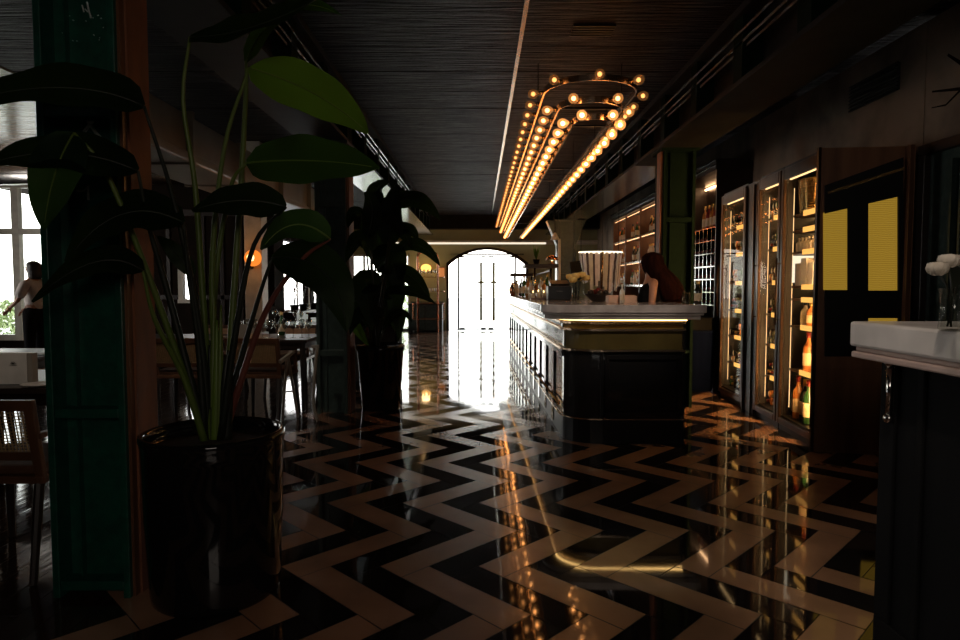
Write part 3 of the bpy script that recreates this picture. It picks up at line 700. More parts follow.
def cabinet(s0, s1, shelves, label, group):
    o = FPt((s0+s1)/2, DEP/2, 0); t = thing('wine_cabinet', label, 'wine cabinet', tuple(o), 0, None)
    b = MB(); fbox(b,s0,s1,DEP-.03,DEP,.0,FH); fbox(b,s0,s0+.02,.03,DEP-.03,0,FH); fbox(b,s1-.02,s1,.03,DEP-.03,0,FH); fbox(b,s0+.02,s1-.02,.03,DEP-.03,FH-.10,FH); fbox(b,s0+.02,s1-.02,.03,DEP-.03,0,.13)
    b.build('carcass', M['black'], t)
    b = MB(); fbox(b,s0+.021,s1-.021,DEP-.045,DEP-.031,.13,FH-.10); fbox(b,s1-.03,s1-.021,.05,DEP-.045,.13,FH-.1); b.build('lining', lining, t)
    f = MB(); e = .05
    fbox(f,s0,s0+e,0,.03,.06,FH-.03); fbox(f,s1-e,s1,0,.03,.06,FH-.03); fbox(f,s0+e,s1-e,0,.03,.06,.115); fbox(f,s0+e,s1-e,0,.03,FH-.13,FH-.03)
    dr = f.build('door_frame', bronze, t, bevel=.006)
    g = MB(); fbox(g,s0+e,s1-e,.012,.018,.115,FH-.13); g.build('door_glass', M['cab_glass'], dr)
    h = MB(); a = FPt(s1-e/2,-.035,.95); c_ = FPt(s1-e/2,-.035,1.55); h.tube([a,c_],.009,8); h.tube([FPt(s1-e/2,-.035,1.0),FPt(s1-e/2,0,1.0)],.006,6); h.tube([FPt(s1-e/2,-.035,1.5),FPt(s1-e/2,0,1.5)],.006,6)
    h.build('door_handle', bronze, dr, True)
    l = MB(); fbox(l,s0+.03,s1-.03,.06,.075,FH-.125,FH-.105); l.build('light_strip', G['cab_line'], t)
    l = MB(); fbox(l,s1-.033,s1-.030,.10,.104,.2,FH-.2); l.build('corner_light', G['cab_line'], t)
    l = MB(); fbox(l,s0+.022,s0+.027,.034,.040,.16,FH-.16); l.build('corner_light', G['cab'], t)
    area('cabinet_lamp', FPt(s0+.032,.065,1.22), FPt(s1,.22,1.22), .03, 2.0, 32.0, (1.0,.54,.20))
    for z in shelves:
        b = MB(); fbox(b,s0+.022,s1-.036,.095,DEP-.05,z-.02,z); sh = b.build('shelf', M['wood'], t)
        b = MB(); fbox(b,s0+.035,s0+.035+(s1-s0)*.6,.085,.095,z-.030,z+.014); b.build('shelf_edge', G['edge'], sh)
        b = MB(); fbox(b,s0+.05,s1-.06,.30,.31,z-.027,z-.021); b.build('shelf_light', G['cab'], sh)
    return t
SH = [.42,.73,1.03,1.34,1.66,1.96]
cabinet(1.74, 2.55, SH, 'farthest of the three lit wine cabinets, next to the wine rack', None)
cabinet(.82, 1.38, SH, 'middle lit wine cabinet, narrow, packed with lying bottles', None)
near_cab = cabinet(.05, .80, [.56,.95,1.19,1.30,1.60,1.79,1.93], 'nearest lit wine cabinet with a gold bucket and standing bottles', None)
b = MB(); fbox(b,1.385,1.735,.02,DEP,0,FH-.02); tag(b.build('cabinet_post', M['black']), 'plain dark post between the far and middle wine cabinets', 'post')
b = MB(); fbox(b,1.39,1.40,0.0,.02,0,FH-.05); fbox(b,1.72,1.73,0.0,.02,0,FH-.05); fbox(b,1.50,1.52,.005,.02,0,FH-.05); o_=b.build('post_trim', bronze, [o for o in COL.objects if o.name=='cabinet_post'][0], world=False)
random.seed(11)
def lying(s0, s1, n, label, group, rows):
    proto = None
    for zi, z in enumerate(rows):
        for i in range(n):
            s = s0 + (s1-s0)*(i+.5)/n; r = .038
            g_m = random.choice([M['glass_bottle']]*3+[M['green_bottle'],M['amber_bottle']]); c_m = random.choice([M['foil'],M['gold_foil'],M['black'],M['foil']])
            out = random.random() < .5
            base = FPt(s, .105 if out else .435, z+r+.002); d_ = Vector((FN.x,FN.y,0))*(1 if out else -1)
            bottle('wine_bottle', label % ['lowest','second','third','fourth','fifth','sixth','top'][zi], group, base, .33, r, g_m, c_m, d_, lab=False, n=8)
            if random.random() < .9:
                base = FPt(s+.03, .105 if out else .435, z+r*2.9)
                if s+.03+r < s1: bottle('wine_bottle', label % ['lowest','second','third','fourth','fifth','sixth','top'][zi], group, base, .33, r, g_m, c_m, d_, lab=False, n=8)
lying(1.02, 1.335, 4, 'wine bottle lying neck outwards on the %s shelf of the middle wine cabinet', 'bottles lying in the middle wine cabinet', [.13]+SH)
lying(2.02, 2.495, 6, 'wine bottle lying neck outwards on the %s shelf of the far wine cabinet', 'bottles lying in the far wine cabinet', [.13]+SH)
# contents of the nearest cabinet
bk = FPt(.60,.215,1.932); t = thing('ice_bucket', 'ribbed gold bucket on the top shelf of the nearest wine cabinet', 'bucket', tuple(bk))
pr = [(.10,0),(.115,.005)] ; 
for i in range(12): z = .01+i*.022; pr += [(.118+.0018*i,z),(.124+.0018*i,z+.011),(.118+.0018*i,z+.02)]
pr += [(.145,.28),(.15,.285),(.138,.285),(.115,.03)]
MB().lathe(pr, bk, 24).build('bucket_body', M['brass'], t, True)
for i, s in enumerate((.42,.55,.67)):
    q = MB(); fbox(q,s-.055,s+.055,.105,.24,1.302,1.50+.04*(i%2)); o = q.build('wine_carton', M['white'], None, bevel=.004)
    tag(o, ['white carton nearest the front corner in the lit compartment of the near cabinet','white carton in the middle of the lit compartment of the near cabinet','white carton farthest along the lit compartment of the near cabinet'][i], 'box')
q = MB(); fbox(q,.762,.768,.10,.48,1.33,1.57); q.build('lit_panel', glow('white_panel_light', (1.0,.84,.62), 1.3), near_cab)
def stand(s, d, z, h, r, gm, cm, lab): bottle('wine_bottle', lab, None, FPt(s,d,z+.001), h, r, gm, cm, n=14)
stand(.40,.115,.13,.37,.047,M['green_bottle'],M['foil'],'big standing bottle nearest the glass corner, bottom of the near wine cabinet')
stand(.505,.13,.13,.36,.045,M['glass_bottle'],M['gold_foil'],'second big standing bottle on the bottom of the near wine cabinet')
stand(.61,.115,.13,.38,.046,M['amber_bottle'],M['foil'],'third big standing bottle on the bottom of the near wine cabinet')
stand(.70,.14,.13,.34,.044,M['glass_bottle'],M['black'],'rearmost big standing bottle on the bottom of the near wine cabinet')
stand(.50,.145,.56,.34,.044,M['amber_bottle'],M['foil'],'lone bottle with a red cap above the big bottles in the near wine cabinet')
stand(.46,.145,.95,.21,.042,M['amber_bottle'],M['gold_foil'],'short amber bottle below the white cartons in the near wine cabinet')
stand(.58,.145,.95,.21,.040,M['clear_bottle'],M['black'],'short clear bottle below the white cartons in the near wine cabinet')
for i in range(6):
    bottle('stemmed_glass', 'upright stemmed glass below the gold bucket in the near cabinet', 'glasses below the gold bucket', FPt(.36+.07*i,.13,1.602), .12, .028, M['clear_bottle'], M['clear_bottle'], cat='glass', lab=False, n=8)
# brown end panel, and an amber reflection in it built as a framed door
def EP(u, v, push=0):
    Y = 4.985 - .16*(u-819)/96.0
    p = P(u, v, Y); return p + Vector((-.28,-.96,0))*push
EPN = Vector((-.28,-.96,0)).normalized()
t = thing('cabinet_end_panel', 'tall brown veneer panel closing the end of the wine cabinet row', 'panel', tuple(FL(865,455)*1))
za_, zb_ = .0, FH
q = [EP(819,148),EP(916,146)]; q0 = [Vector((p.x,p.y,0)) for p in q]
MB().slabpoly([q0[0],q0[1],q[1],q[0]], EPN*-.02).build('board', M['wood_brown'], t)
MB().bar(Vector((q[0].x,q[0].y,0))+EPN*.012, q[0]+EPN*.012, .030, .022).build('corner_trim', bronze, t)
MB().bar(Vector((q[1].x,q[1].y,0))+EPN*.012-Vector((.05,0,0)), q[1]+EPN*.012-Vector((.05,0,0)), .07, .03).build('side_stile', M['wood'], t)
lowp = MB()
for ua, ub in ((826,850),(854,890)):
    a,b_,c_,d_ = EP(ua,368,.012),EP(ub,368,.012),EP(ub,438,.012),EP(ua,438,.012)
    for p,q_ in ((a,b_),(b_,c_),(c_,d_),(d_,a)): lowp.bar(p,q_,.012,.012)
lowp.build('panel_moulding', M['wood_brown'], t)
amber = bpy.data.materials.new('amber_reflection_glow'); amber.use_nodes = True; nt = amber.node_tree; pb = nt.nodes['Principled BSDF']
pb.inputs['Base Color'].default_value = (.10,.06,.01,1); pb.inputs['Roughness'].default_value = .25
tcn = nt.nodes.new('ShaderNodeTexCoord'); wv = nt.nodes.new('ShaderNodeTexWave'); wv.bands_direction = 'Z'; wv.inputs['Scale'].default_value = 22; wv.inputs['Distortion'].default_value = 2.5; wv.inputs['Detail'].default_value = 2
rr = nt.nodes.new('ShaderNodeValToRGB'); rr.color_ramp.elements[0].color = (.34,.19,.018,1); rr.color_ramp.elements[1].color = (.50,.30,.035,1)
nt.links.new(tcn.outputs['Object'], wv.inputs['Vector']); nt.links.new(wv.outputs['Fac'], rr.inputs[0]); nt.links.new(rr.outputs[0], pb.inputs['Emission Color']); pb.inputs['Emission Strength'].default_value = .62  # reflected amber light is put into the panes as emission
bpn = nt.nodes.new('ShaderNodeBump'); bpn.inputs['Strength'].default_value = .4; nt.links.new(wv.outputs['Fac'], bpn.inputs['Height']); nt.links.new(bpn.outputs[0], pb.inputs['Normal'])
t = thing('amber_door_reflection', 'amber reflection built as a dark framed door, right of the wine cabinets', 'door', tuple(FL(862,456)))
def strip(mb, pts, th=.03): mb.slabpoly([EP(u,v,.004) for u,v in pts], EPN*th)
b = MB()
strip(b, [(824,186),(902,158),(902,196),(824,214)])            # sloping head
strip(b, [(846.5,205),(867,201),(867,356),(846.5,356)])         # middle stile
strip(b, [(896.5,190),(902,188),(902,356),(896.5,356)])
strip(b, [(824,290),(846.5,290),(846.5,356),(824,356)])
strip(b, [(867,290.5),(896.5,290.5),(896.5,318),(867,318)])
strip(b, [(867,346),(896.5,346),(896.5,356),(867,356)])
b.build('door_frame', M['black'], t)
b = MB(); b.bar(EP(826,194,.05), EP(902,169.5,.05), .012, .02); b.build('head_moulding', M['brass'], t)
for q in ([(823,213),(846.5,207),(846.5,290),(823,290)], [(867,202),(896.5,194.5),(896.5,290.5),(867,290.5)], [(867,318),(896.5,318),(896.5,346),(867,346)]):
    b = MB(); b.slabpoly([EP(u,v,.002) for u,v in q], EPN*.012); b.build('reflected_amber_pane', amber, t)

# ================================================================== BACK BAR SHELVES AND WINE RACK ON THE RIGHT
M['honey_dark'] = mat('warm_wood_board', (.14,.065,.03), .5, c2=(.10,.045,.02), scale=6)
def shelving(ya, yb, nb, levels, label):
    t = thing('back_bar_shelves', label, 'shelves', (3.2,(ya+yb)/2,0))
    MB().box(3.37,3.395,ya,yb,1.0,2.86).build('back_board', M['honey_dark'], t)
    MB().box(2.96,3.37,ya,yb,2.74,2.80).box(2.93,3.37,ya,yb,2.80,2.88).build('cornice', M['wood_dark'], t)
    MB().box(2.92,2.93,ya,yb,2.855,2.875).box(2.945,2.96,ya,yb,2.785,2.803).build('cornice_line', M['chrome'], t)
    for i in range(nb+1):
        y = ya + (yb-ya)*i/nb; MB().box(2.98,3.37,y-.02 if i else y, y+.02 if i < nb else y, 1.0, 2.74).build('upright', M['wood'], t)
    for z in levels:
        sh = MB().box(3.0,3.37,ya+.02,yb-.02,z-.03,z).build('shelf', M['wood'], t)
        MB().box(2.985,3.0,ya+.02,yb-.02,z-.03,z+.004).build('shelf_edge', M['chrome'], sh)
    for z in levels[1:]+[2.74]:
        MB().box(3.012,3.022,ya+.05,yb-.05,z-.038,z-.033).build('light_strip', G['shelf_dim'], t); MB().box(3.34,3.36,ya+.05,yb-.05,z-.05,z-.035).build('light_strip', G['shelf'], t)
    MB().box(2.84,3.395,ya,yb,.95,1.0).build('worktop', M['marble_bar'], t)
    MB().box(2.88,3.395,ya,yb,0,.95).build('base_cabinet', M['black'], t)
    return t
LV = [1.32,1.77,2.25]
shelving(9.62, 14.4, 4, LV, 'tall lit back bar shelves full of bottles behind the bar')
random.seed(21)
bay = (14.4-9.62)/4
NAMES = {0:'bottle on the lower back bar shelf',1:'bottle on the middle back bar shelf',2:'bottle on the top back bar shelf'}
protos = []
for gm, cm, h, r, nm in (('amber_bottle','black',.30,.038,'amber'),('clear_bottle','gold_foil',.29,.040,'pale'),('glass_bottle','gold_foil',.32,.037,'dark'),('green_bottle','foil',.31,.037,'green'),('amber_bottle','gold_foil',.25,.05,'squat amber')):
    protos.append((bottle('spirit_bottle', nm+' bottle', None, (0,0,0), h, r, M[gm], M[cm], n=8), nm))
used = set()
BAYN = ['bay behind the green column','bay nearest the green column','middle bay','farthest bay']
for bi in range(1,4):
    for li, z in enumerate(LV):
        n = 9
        for k in range(n):
            if random.random() < .04: continue
            p_, nm = random.choice(protos)
            y = 9.62 + bay*(bi + .09 + .82*(k+.5)/n); x = 3.10 + random.choice((0,.0,.05,.1))
            lab = f"{nm} {NAMES[li]}, {BAYN[bi]}"
            if p_.name not in used: used.add(p_.name); p_.location = (x,y,z+.001); p_['label'] = lab; p_['group'] = lab+' row'
            else: dup(p_, (x,y,z+.001), None, lab, lab+' row')
for p_, nm in protos:
    if p_.name not in used:
        for c_ in list(p_.children): bpy.data.objects.remove(c_)
        bpy.data.objects.remove(p_)
# wine rack (diamond-free square cells)
t = thing('wine_rack', 'dark wine rack with square cells beside the green column', 'wine rack', (3.2,8.8,0))
WY0, WY1 = 8.05, 9.58
MB().box(3.36,3.395,WY0,WY1,.0,2.86).box(2.95,3.36,WY0,WY0+.03,0,2.74).box(2.95,3.36,WY1-.03,WY1,0,2.74).build('carcass', M['wood_dark'], t)
MB().box(2.93,3.36,WY0-.02,WY1,2.74,2.88).build('cornice', M['wood_dark'], t)
MB().box(2.92,2.93,WY0-.02,WY1,2.858,2.876).box(2.92,2.93,WY0-.02,WY1,2.80,2.815).build('cornice_line', M['chrome'], t)
zz = [1.06+.165*i for i in range(7)]
for i, z in enumerate(zz): MB().box(2.955,3.36,WY0+.03,WY1-.03,z-.012,z).build('cell_shelf', M['copper'] if i > 4 else M['chrome'], t)
v_ = MB(); y = WY0+.03+.148
while y < WY1-.06: v_.box(2.957,3.36,y-.005,y+.005,zz[0],zz[-1]); y += .148
v_.build('cell_divider', M['chrome'], t)
MB().box(3.32,3.34,WY0+.05,WY1-.05,2.70,2.72).build('light_strip', G['shelf'], t)
MB().box(2.97,3.36,WY0+.03,WY1-.03,.60,.63).box(2.97,3.36,WY0+.03,WY1-.03,.02,.05).build('lower_shelf', M['wood_dark'], t)
proto = None
for zi in range(6):
    for k in range(6):
        if (zi*7+k*3) % 11 == 5: continue
        y = WY0+.03+.148*(k+.5); base = (3.34, y, zz[zi]+.041)
        lab = f"wine bottle end showing in row {['one','two','three','four','five','six'][zi]} from the bottom of the rack"
        lab = f"wine bottle in the {['lowest','second lowest','third lowest','third highest','second highest','highest'][zi]} row of rack cells"
        if proto is None: proto = bottle('rack_bottle', lab, lab, base, .33, .038, M['glass_bottle'], M['foil'], (-1,0,0), lab=False, n=8)
        else: dup(proto, base, None, lab, lab)
for k in range(6):
    lab = ['tall red bottle standing in the lit top of the wine rack','amber bottle standing in the lit top of the wine rack'][k%2]
    bottle('spirit_bottle', lab, lab, (3.10, WY0+.12+.14*k, zz[-1]+.001), .34, .04, M['foil'] if k%2==0 else M['amber_bottle'], M['gold_foil'], n=8)
# blue bin and carton below the rack
t = thing('blue_bin', 'blue plastic bin on the floor below the wine rack', 'bin', (2.72,7.9,0))
MB().lathe([(.13,0),(.16,.02),(.19,.72),(.20,.73),(.20,.76),(.185,.76),(.15,.03)], (2.72,7.9,0), 18).build('bin_body', M['blue'], t, True)
tag(MB().box(2.58,2.86,7.75,8.04,.762,.90).box(2.57,2.87,7.74,8.05,.90,.915).build('carton', M['black_matte'], bevel=.004), 'dark carton resting on the blue bin by the wine rack', 'box')

# ================================================================== THINGS ON AND OVER THE BAR
def at(u, Y, z=BT): return Vector(((u-480)/640.0*Y, Y, z))
# gantry
t = thing('bar_gantry', 'dark two-level shelf stand on slim posts over the bar', 'shelf', tuple(at(530,8.6)))
MB().box(.56,.98,8.0,8.45,P(530,268,8.2).z,P(530,264.5,8.2).z).build('shelf', M['wood_dark'], t, bevel=.004)
MB().box(.46,.86,9.6,10.0,P(520,276.5,9.8).z,P(520,273.5,9.8).z).build('shelf', M['wood_dark'], t, bevel=.004)
for x,y,z in ((.70,8.2,1.53),(.93,8.4,1.53),(.52,9.65,1.46),(.80,9.95,1.46)): MB().tube([(x,y,BT),(x,y,z)],.012,8).build('post', M['brass'], t, True)
MB().bar((.92,8.4,1.50),(.82,9.6,1.46),.02).build('tie_bar', M['dark_iron'], t)
gz = P(530,264.5,8.2).z
t = thing('small_plant', 'small leafy plant in a pot on the bar gantry', 'plant', (.72,8.2,gz))
MB().lathe([(.03,.0),(.045,.06),(.05,.065),(.04,.065),(.035,.05)], (.72,8.2,gz), 12).build('pot', M['dark_iron'], t, True)
lf = MB(); random.seed(2)
for i in range(16):
    a = random.uniform(0,6.28); r1 = random.uniform(.02,.06); z1 = random.uniform(.10,.22); p0 = Vector((.72,8.2,gz+.05)); p1 = p0+Vector((math.cos(a)*r1,math.sin(a)*r1,z1)); sd = Vector((-math.sin(a),math.cos(a),0))*.014
    m_ = p0.lerp(p1,.55); lf.face([p0,m_-sd,p1,m_+sd])
lf.build('leaves', M['leaf_lit'], t)
t = thing('copper_lamp', 'small copper domed lamp on the bar gantry', 'lamp', (.92,8.2,gz))
MB().lathe([(.05,0),(.05,.01),(.008,.015),(.008,.06)], (.92,8.2,gz), 14).build('base', M['copper'], t, True)
MB().lathe([(.085,.055),(.075,.085),(.04,.11),(.01,.12)], (.92,8.2,gz), 16).build('shade', M['copper'], t, True)
MB().ball((.92,8.2,gz+.058), .016, 6).build('lamp_bulb', G['sconce_hot'], t, True)
# copper vessel at the far end
t = thing('copper_urn', 'rounded copper vessel at the far end of the bar', 'vessel', (.58,10.9,BT))
MB().lathe([(.06,0),(.085,.05),(.09,.10),(.06,.16),(.05,.19),(.065,.21),(.05,.205)], (.58,10.9,BT), 16).build('vessel_body', M['copper'], t, True)
random.seed(31)
items = [(517,10.2,'pale',.24),(521,9.7,'dark',.26),(524,9.2,'green',.30),(528,8.9,'amber',.27),(531,8.0,'pale',.22),(534,8.6,'dark',.31),(537,8.0,'amber',.20),(541,7.9,'pale',.26),(544,7.6,'amber',.22),(547,7.9,'green',.30)]
gl = {'pale':'clear_bottle','dark':'glass_bottle','green':'green_bottle','amber':'amber_bottle'}
ordn = ['farthest','second farthest','third farthest','fourth farthest','fifth farthest','sixth farthest','fourth nearest','third nearest','second nearest','nearest']
for i,(u,Y,k,h) in enumerate(items):
    bottle('bar_bottle', f"{k} bottle {ordn[i]} in the row along the bar top", None, at(u,Y,BT+.001), h, .036, M[gl[k]], M['gold_foil'], n=10)
def tumbler(p, lab, grp=None):
    t = thing('drinking_glass', lab, 'glass', tuple(p), 0, grp)
    MB().lathe([(.03,0),(.034,.002),(.038,.10),(.036,.10),(.031,.008)], p, 12).build('glass_bowl', M['glass'], t, True); return t
for i,(u,Y) in enumerate(((527,8.1),(533,7.7),(539,7.5))):
    t = tumbler(at(u,Y), 'clear tumbler among the bottles on the left of the bar top', 'tumblers among the bar bottles')
t = thing('candle_tray', 'small tray of lit cream candles on the bar top', 'tray', tuple(at(541,7.2)))
c_ = at(541,7.2); MB().box(c_.x-.12,c_.x+.12,c_.y-.06,c_.y+.06,BT,BT+.015).build('tray', M['wood'], t)
for k in range(4): q = c_+Vector((-.09+.06*k,0,.015)); cn = MB().lathe([(.02,0),(.02,.05+.01*(k%2)),(.004,.052+.01*(k%2))], q, 10).build('candle', M['wax'], t, True); MB().ball(q+Vector((0,0,.072+.01*(k%2))), .008, 6, (1,1,1.8)).build('flame', G['sconce_hot'], cn, True)
c_ = at(559,6.9)
t = thing('till', 'black till with a paper slot on the bar top', 'till', (c_.x,c_.y,BT))
MB().box(c_.x-.13,c_.x+.12,c_.y-.12,c_.y+.14,BT,BT+.15).build('till_body', M['black'], t, bevel=.008)
MB().obox((c_.x,c_.y+.02,BT+.175), (.10,0,0), (0,.09,.02), (0,-.004,.018)).build('till_top', M['dark_iron'], t)
MB().box(c_.x-.04,c_.x+.02,c_.y-.125,c_.y-.12,BT+.09,BT+.10).build('paper_slot', M['chrome'], t)
c_ = at(576,8.6)
t = thing('tablet_stand', 'grey tablet screen on a stand behind the cream flowers', 'screen', (c_.x,c_.y,BT))
s0 = P(569.5,262,8.6); MB().slabpoly([P(569.5,262,8.6),P(580,260.5,8.65),P(582.5,271.5,8.6),P(571,273.5,8.55)], (0,.015,0)).build('screen', M['steel_beam'], t)
MB().tube([(c_.x,c_.y+.03,BT),(c_.x,c_.y+.03,1.5)],.012,8).lathe([(.07,0),(.07,.01),(.01,.012)],(c_.x,c_.y+.03,BT),14).build('stand', M['dark_iron'], t, True)
# bowl of dark fruit, wooden box, pale bottle
c_ = at(598,6.2)
t = thing('wooden_bowl', 'dark wide bowl on the bar between flowers and wooden box', 'bowl', (c_.x,c_.y,BT))
MB().lathe([(.05,0),(.07,.01),(.13,.07),(.135,.075),(.125,.075),(.06,.02)], c_, 20).build('bowl_body', M['wood_dark'], t, True)
random.seed(8)
for i in range(7):
    a = i*2.4; q = c_+Vector((math.cos(a)*.078*(i>0),math.sin(a)*.078*(i>0),.085+.02*(i==0)))
    fr_ = MB(); fr_.ball(q, .030, 8); tag(fr_.build('fruit', M['foil'] if i%3==0 else M['wood_dark'], None, True), ['dark red round fruit in the bar bowl','dark brown round fruit in the bar bowl'][0 if i%3==0 else 1], 'fruit', ['red fruit in the bowl','brown fruit in the bowl'][0 if i%3==0 else 1])
c_ = at(621,5.75)
tag(MB().box(c_.x-.125,c_.x+.125,c_.y-.07,c_.y+.07,BT,BT+.062).box(c_.x-.115,c_.x+.115,c_.y-.06,c_.y+.06,BT+.062,BT+.067).build('wooden_box', mat('pale_pink_wood',(.78,.47,.31),.5), None, bevel=.004), 'low pale wooden box on the bar before the woman', 'box')
bottle('slim_bottle', 'slim pale bottle standing in front of the wooden box', None, at(622,5.55,BT+.001), .165, .022, M['clear_bottle'], M['wax'], n=12)
bottle('slim_bottle', 'dark bottle at the right end of the bar behind the counter', None, at(698,5.18,BT+.001), .19, .03, M['glass_bottle'], M['gold_foil'], n=12)
tumbler(at(686,5.4), 'clear tumbler at the right end of the bar top')
# curved rail with striped cloth strips
t = thing('striped_curtain', 'pale cloth strips hanging from a curved lit rail behind the bar', 'curtain', (2.3,12.2,0))
cx, cy_, rx, ry, zt = 2.27, 12.1, .41, .22, P(600,252,12).z
ring = [(cx+rx*math.cos(a), cy_+ry*math.sin(a), zt) for a in [2*math.pi*i/32 for i in range(32)]]
MB().tube(ring,.012,8,True).build('lit_rail', G['rim'], t, True)
random.seed(4)
stp = [mat('pale_cloth',(.90,.84,.88),.8), mat('grey_purple_cloth',(.10,.075,.085),.8), M['white']]
for i in range(26):
    a0 = 2*math.pi*i/26; a1 = 2*math.pi*(i+.60)/26; zl = P(600, random.uniform(280,293), 12).z
    mb = MB(); rows = 6; k = 1.0; ps = []
    for j in range(rows+1):
        f = j/rows; kk = 1-.16*f+random.uniform(-.02,.02)
        ps.append(((cx+rx*kk*math.cos(a0),cy_+ry*kk*math.sin(a0),zt-(zt-zl)*f),(cx+rx*kk*math.cos(a1),cy_+ry*kk*math.sin(a1),zt-(zt-zl)*f)))
    for j in range(rows): mb.slabpoly([ps[j][0],ps[j][1],ps[j+1][1],ps[j+1][0]], (0,.003,0))
    mb.build('cloth_strip', stp[i%3], t)
MB().tube([(cx,cy_-ry-.01,zt),(cx-.01,cy_-ry+.02,1.25)],.018,8).build('gold_cord', M['brass'], t, True)
for a in (.5,2.6,4.7): MB().tube([(cx+rx*math.cos(a),cy_+ry*math.sin(a),zt),(cx+rx*math.cos(a),cy_+ry*math.sin(a),CZ-.002)],.006,6).build('hanger', M['dark_iron'], t)
# white pole lamp by the far column
t = thing('pole_lamp', 'slim white pole with a small cone lamp beside the far column', 'lamp', (1.65,13.6,0))
px_ = (559-480)/640*13.4; MB().tube([(px_,13.4,0),(px_,13.4,P(559,239,13.4).z)],.03,8).build('pole', M['white_trim'], t, True)
q = P(555,235,13.4); MB().lathe([(.10,-.10),(.03,.03),(.015,.05)], q, 14).build('cone_shade', M['white_trim'], t, True)
MB().tube([q+Vector((0,0,.04)), P(555,220,13.4), P(553,214,13.4)],.012,6).build('arm', M['dark_iron'], t, True)

# ================================================================== PEOPLE
def skinmesh(verts, edges, radii, root=0, sub=2):
    me = bpy.data.meshes.new('tmp'); me.from_pydata(verts, edges, []); o = bpy.data.objects.new('tmp', me); COL.objects.link(o)
    o.modifiers.new('skin', 'SKIN'); s_ = o.modifiers.new('sub', 'SUBSURF'); s_.levels = sub; s_.render_levels = sub
    for i, r in enumerate(radii): me.skin_vertices[0].data[i].radius = (r if isinstance(r, tuple) else (r, r)); me.skin_vertices[0].data[i].use_root = (i == root)
    bpy.context.view_layer.update(); dg = bpy.context.evaluated_depsgraph_get()
    m2 = o.evaluated_get(dg).to_mesh(); v = [tuple(p.co) for p in m2.vertices]; f = [tuple(p.vertices) for p in m2.polygons]
    o.evaluated_get(dg).to_mesh_clear(); bpy.data.objects.remove(o); bpy.data.meshes.remove(me)
    return v, f
def chain(pts): return [(i,i+1) for i in range(len(pts)-1)]
def person(loc, rz, sc, arms, label, top_m, leg_m, hair_m, hair_rings, sleeves, curl=None):
    """x forward, y left, z up; arms = ((elbow, wrist) left, (elbow, wrist) right)"""
    t = thing('person', label, 'person', loc, rz); t.scale = (sc,sc,sc)
    V = [(0,0,.93),(0,0,1.06),(.01,0,1.24),(-.005,0,1.38),(-.005,0,1.45),(.015,0,1.51),(.022,0,1.575),(.012,0,1.635)]
    E = [(0,1),(1,2),(2,3),(3,4),(4,5),(5,6),(6,7)]; Rr = [(.135,.105),(.108,.088),(.125,.10),(.085,.07),.048,.058,.080,.062]
    ends = []
    for s_, (el, wr) in zip((1,-1), arms):
        b = len(V); V += [(-.005,s_*.155,1.375), el, wr, tuple(Vector(wr)+ (Vector(wr)-Vector(el)).normalized()*.07)]; Rr += [.044,.033,.024,.029]
        E += [(3,b),(b,b+1),(b+1,b+2),(b+2,b+3)]; ends.append((Vector(wr), (Vector(wr)-Vector(el)).normalized(), s_))
    for s_ in (1,-1):
        b = len(V); V += [(0,s_*.09,.86),(.01,s_*.095,.48),(-.015,s_*.10,.09),(.10,s_*.11,.035)]; Rr += [.085,.055,.038,.032]
        E += [(0,b),(b,b+1),(b+1,b+2),(b+2,b+3)]
    v, f = skinmesh(V, E, Rr); body = MB(); body.add(v, f)
    for wr, d_, s_ in ends:      # five fingers per hand
        up = Vector((0,0,1)); side = d_.cross(up); side = side.normalized() if side.length > .1 else Vector((1,0,0)); pal = side.cross(d_).normalized()
        for k, L in enumerate((.070,.078,.074,.058)):
            p0 = wr + d_*.065 + side*(.027-.018*k); body.tube([p0, p0+d_*L*.5-pal*.004, p0+d_*L*.85-pal*.02, p0+d_*L*.95-pal*.032], [.009,.0085,.0075,.005], 8)
        p0 = wr + d_*.03 + side*.025; body.tube([p0, p0+side*.025+d_*.02, p0+side*.032+d_*.05-pal*.01], [.011,.0095,.007], 8)
    # nose, ears
    body.lathe([(.014,0),(.011,.012),(.004,.026)], (.098,0,1.565), 8, (.9,0,-.35))
    for s_ in (1,-1): body.ball((.010,s_*.078,1.575), .022, 8, (.7,.35,1.2))
    body.build('body', M['skin'], t, True, world=False)
    fc = MB()
    for s_ in (1,-1): fc.ball((.092,s_*.030,1.592), .011, 8)
    fc.build('eyes', M['eye'], t, True, world=False)
    MB().ball((.096,0,1.533), .018, 8, (.5,1.2,.45)).build('mouth', M['lip'], t, True, world=False)
    # top: a loose shell over the trunk (and upper arms where sleeved)
    V2 = [(0,0,.95),(0,0,1.06),(.012,0,1.24),(-.003,0,1.37)]; E2 = [(0,1),(1,2),(2,3)]; R2 = [(.150,.122),(.122,.102),(.145,.115),(.105,.078)]
    for s_, (el, wr) in zip((1,-1), arms):
        b = len(V2); sh = Vector((-.005,s_*.155,1.375)); e_ = Vector(el)
        if sleeves: V2 += [tuple(sh), tuple(sh.lerp(e_,.95))]; R2 += [.078,.072]; E2 += [(3,b),(b,b+1)]
        else: V2 += [tuple(sh*.99+Vector((0,-s_*.045,0)))]; R2 += [.060]; E2 += [(3,b)]
    v, f = skinmesh(V2, E2, R2); c_ = MB(); c_.add(v, f); c_.build('top', top_m, t, True, world=False)
    V3 = [(0,0,1.05),(0,0,.92)]; E3 = [(0,1)]; R3 = [(.140,.115),(.150,.120)]
    for s_ in (1,-1):
        b = len(V3); V3 += [(0,s_*.09,.84),(.01,s_*.095,.48),(-.015,s_*.10,.12)]; R3 += [.100,.073,.062]; E3 += [(1,b),(b,b+1),(b+1,b+2)]
    v, f = skinmesh(V3, E3, R3); c_ = MB(); c_.add(v, f); c_.build('trousers', leg_m, t, True, world=False)
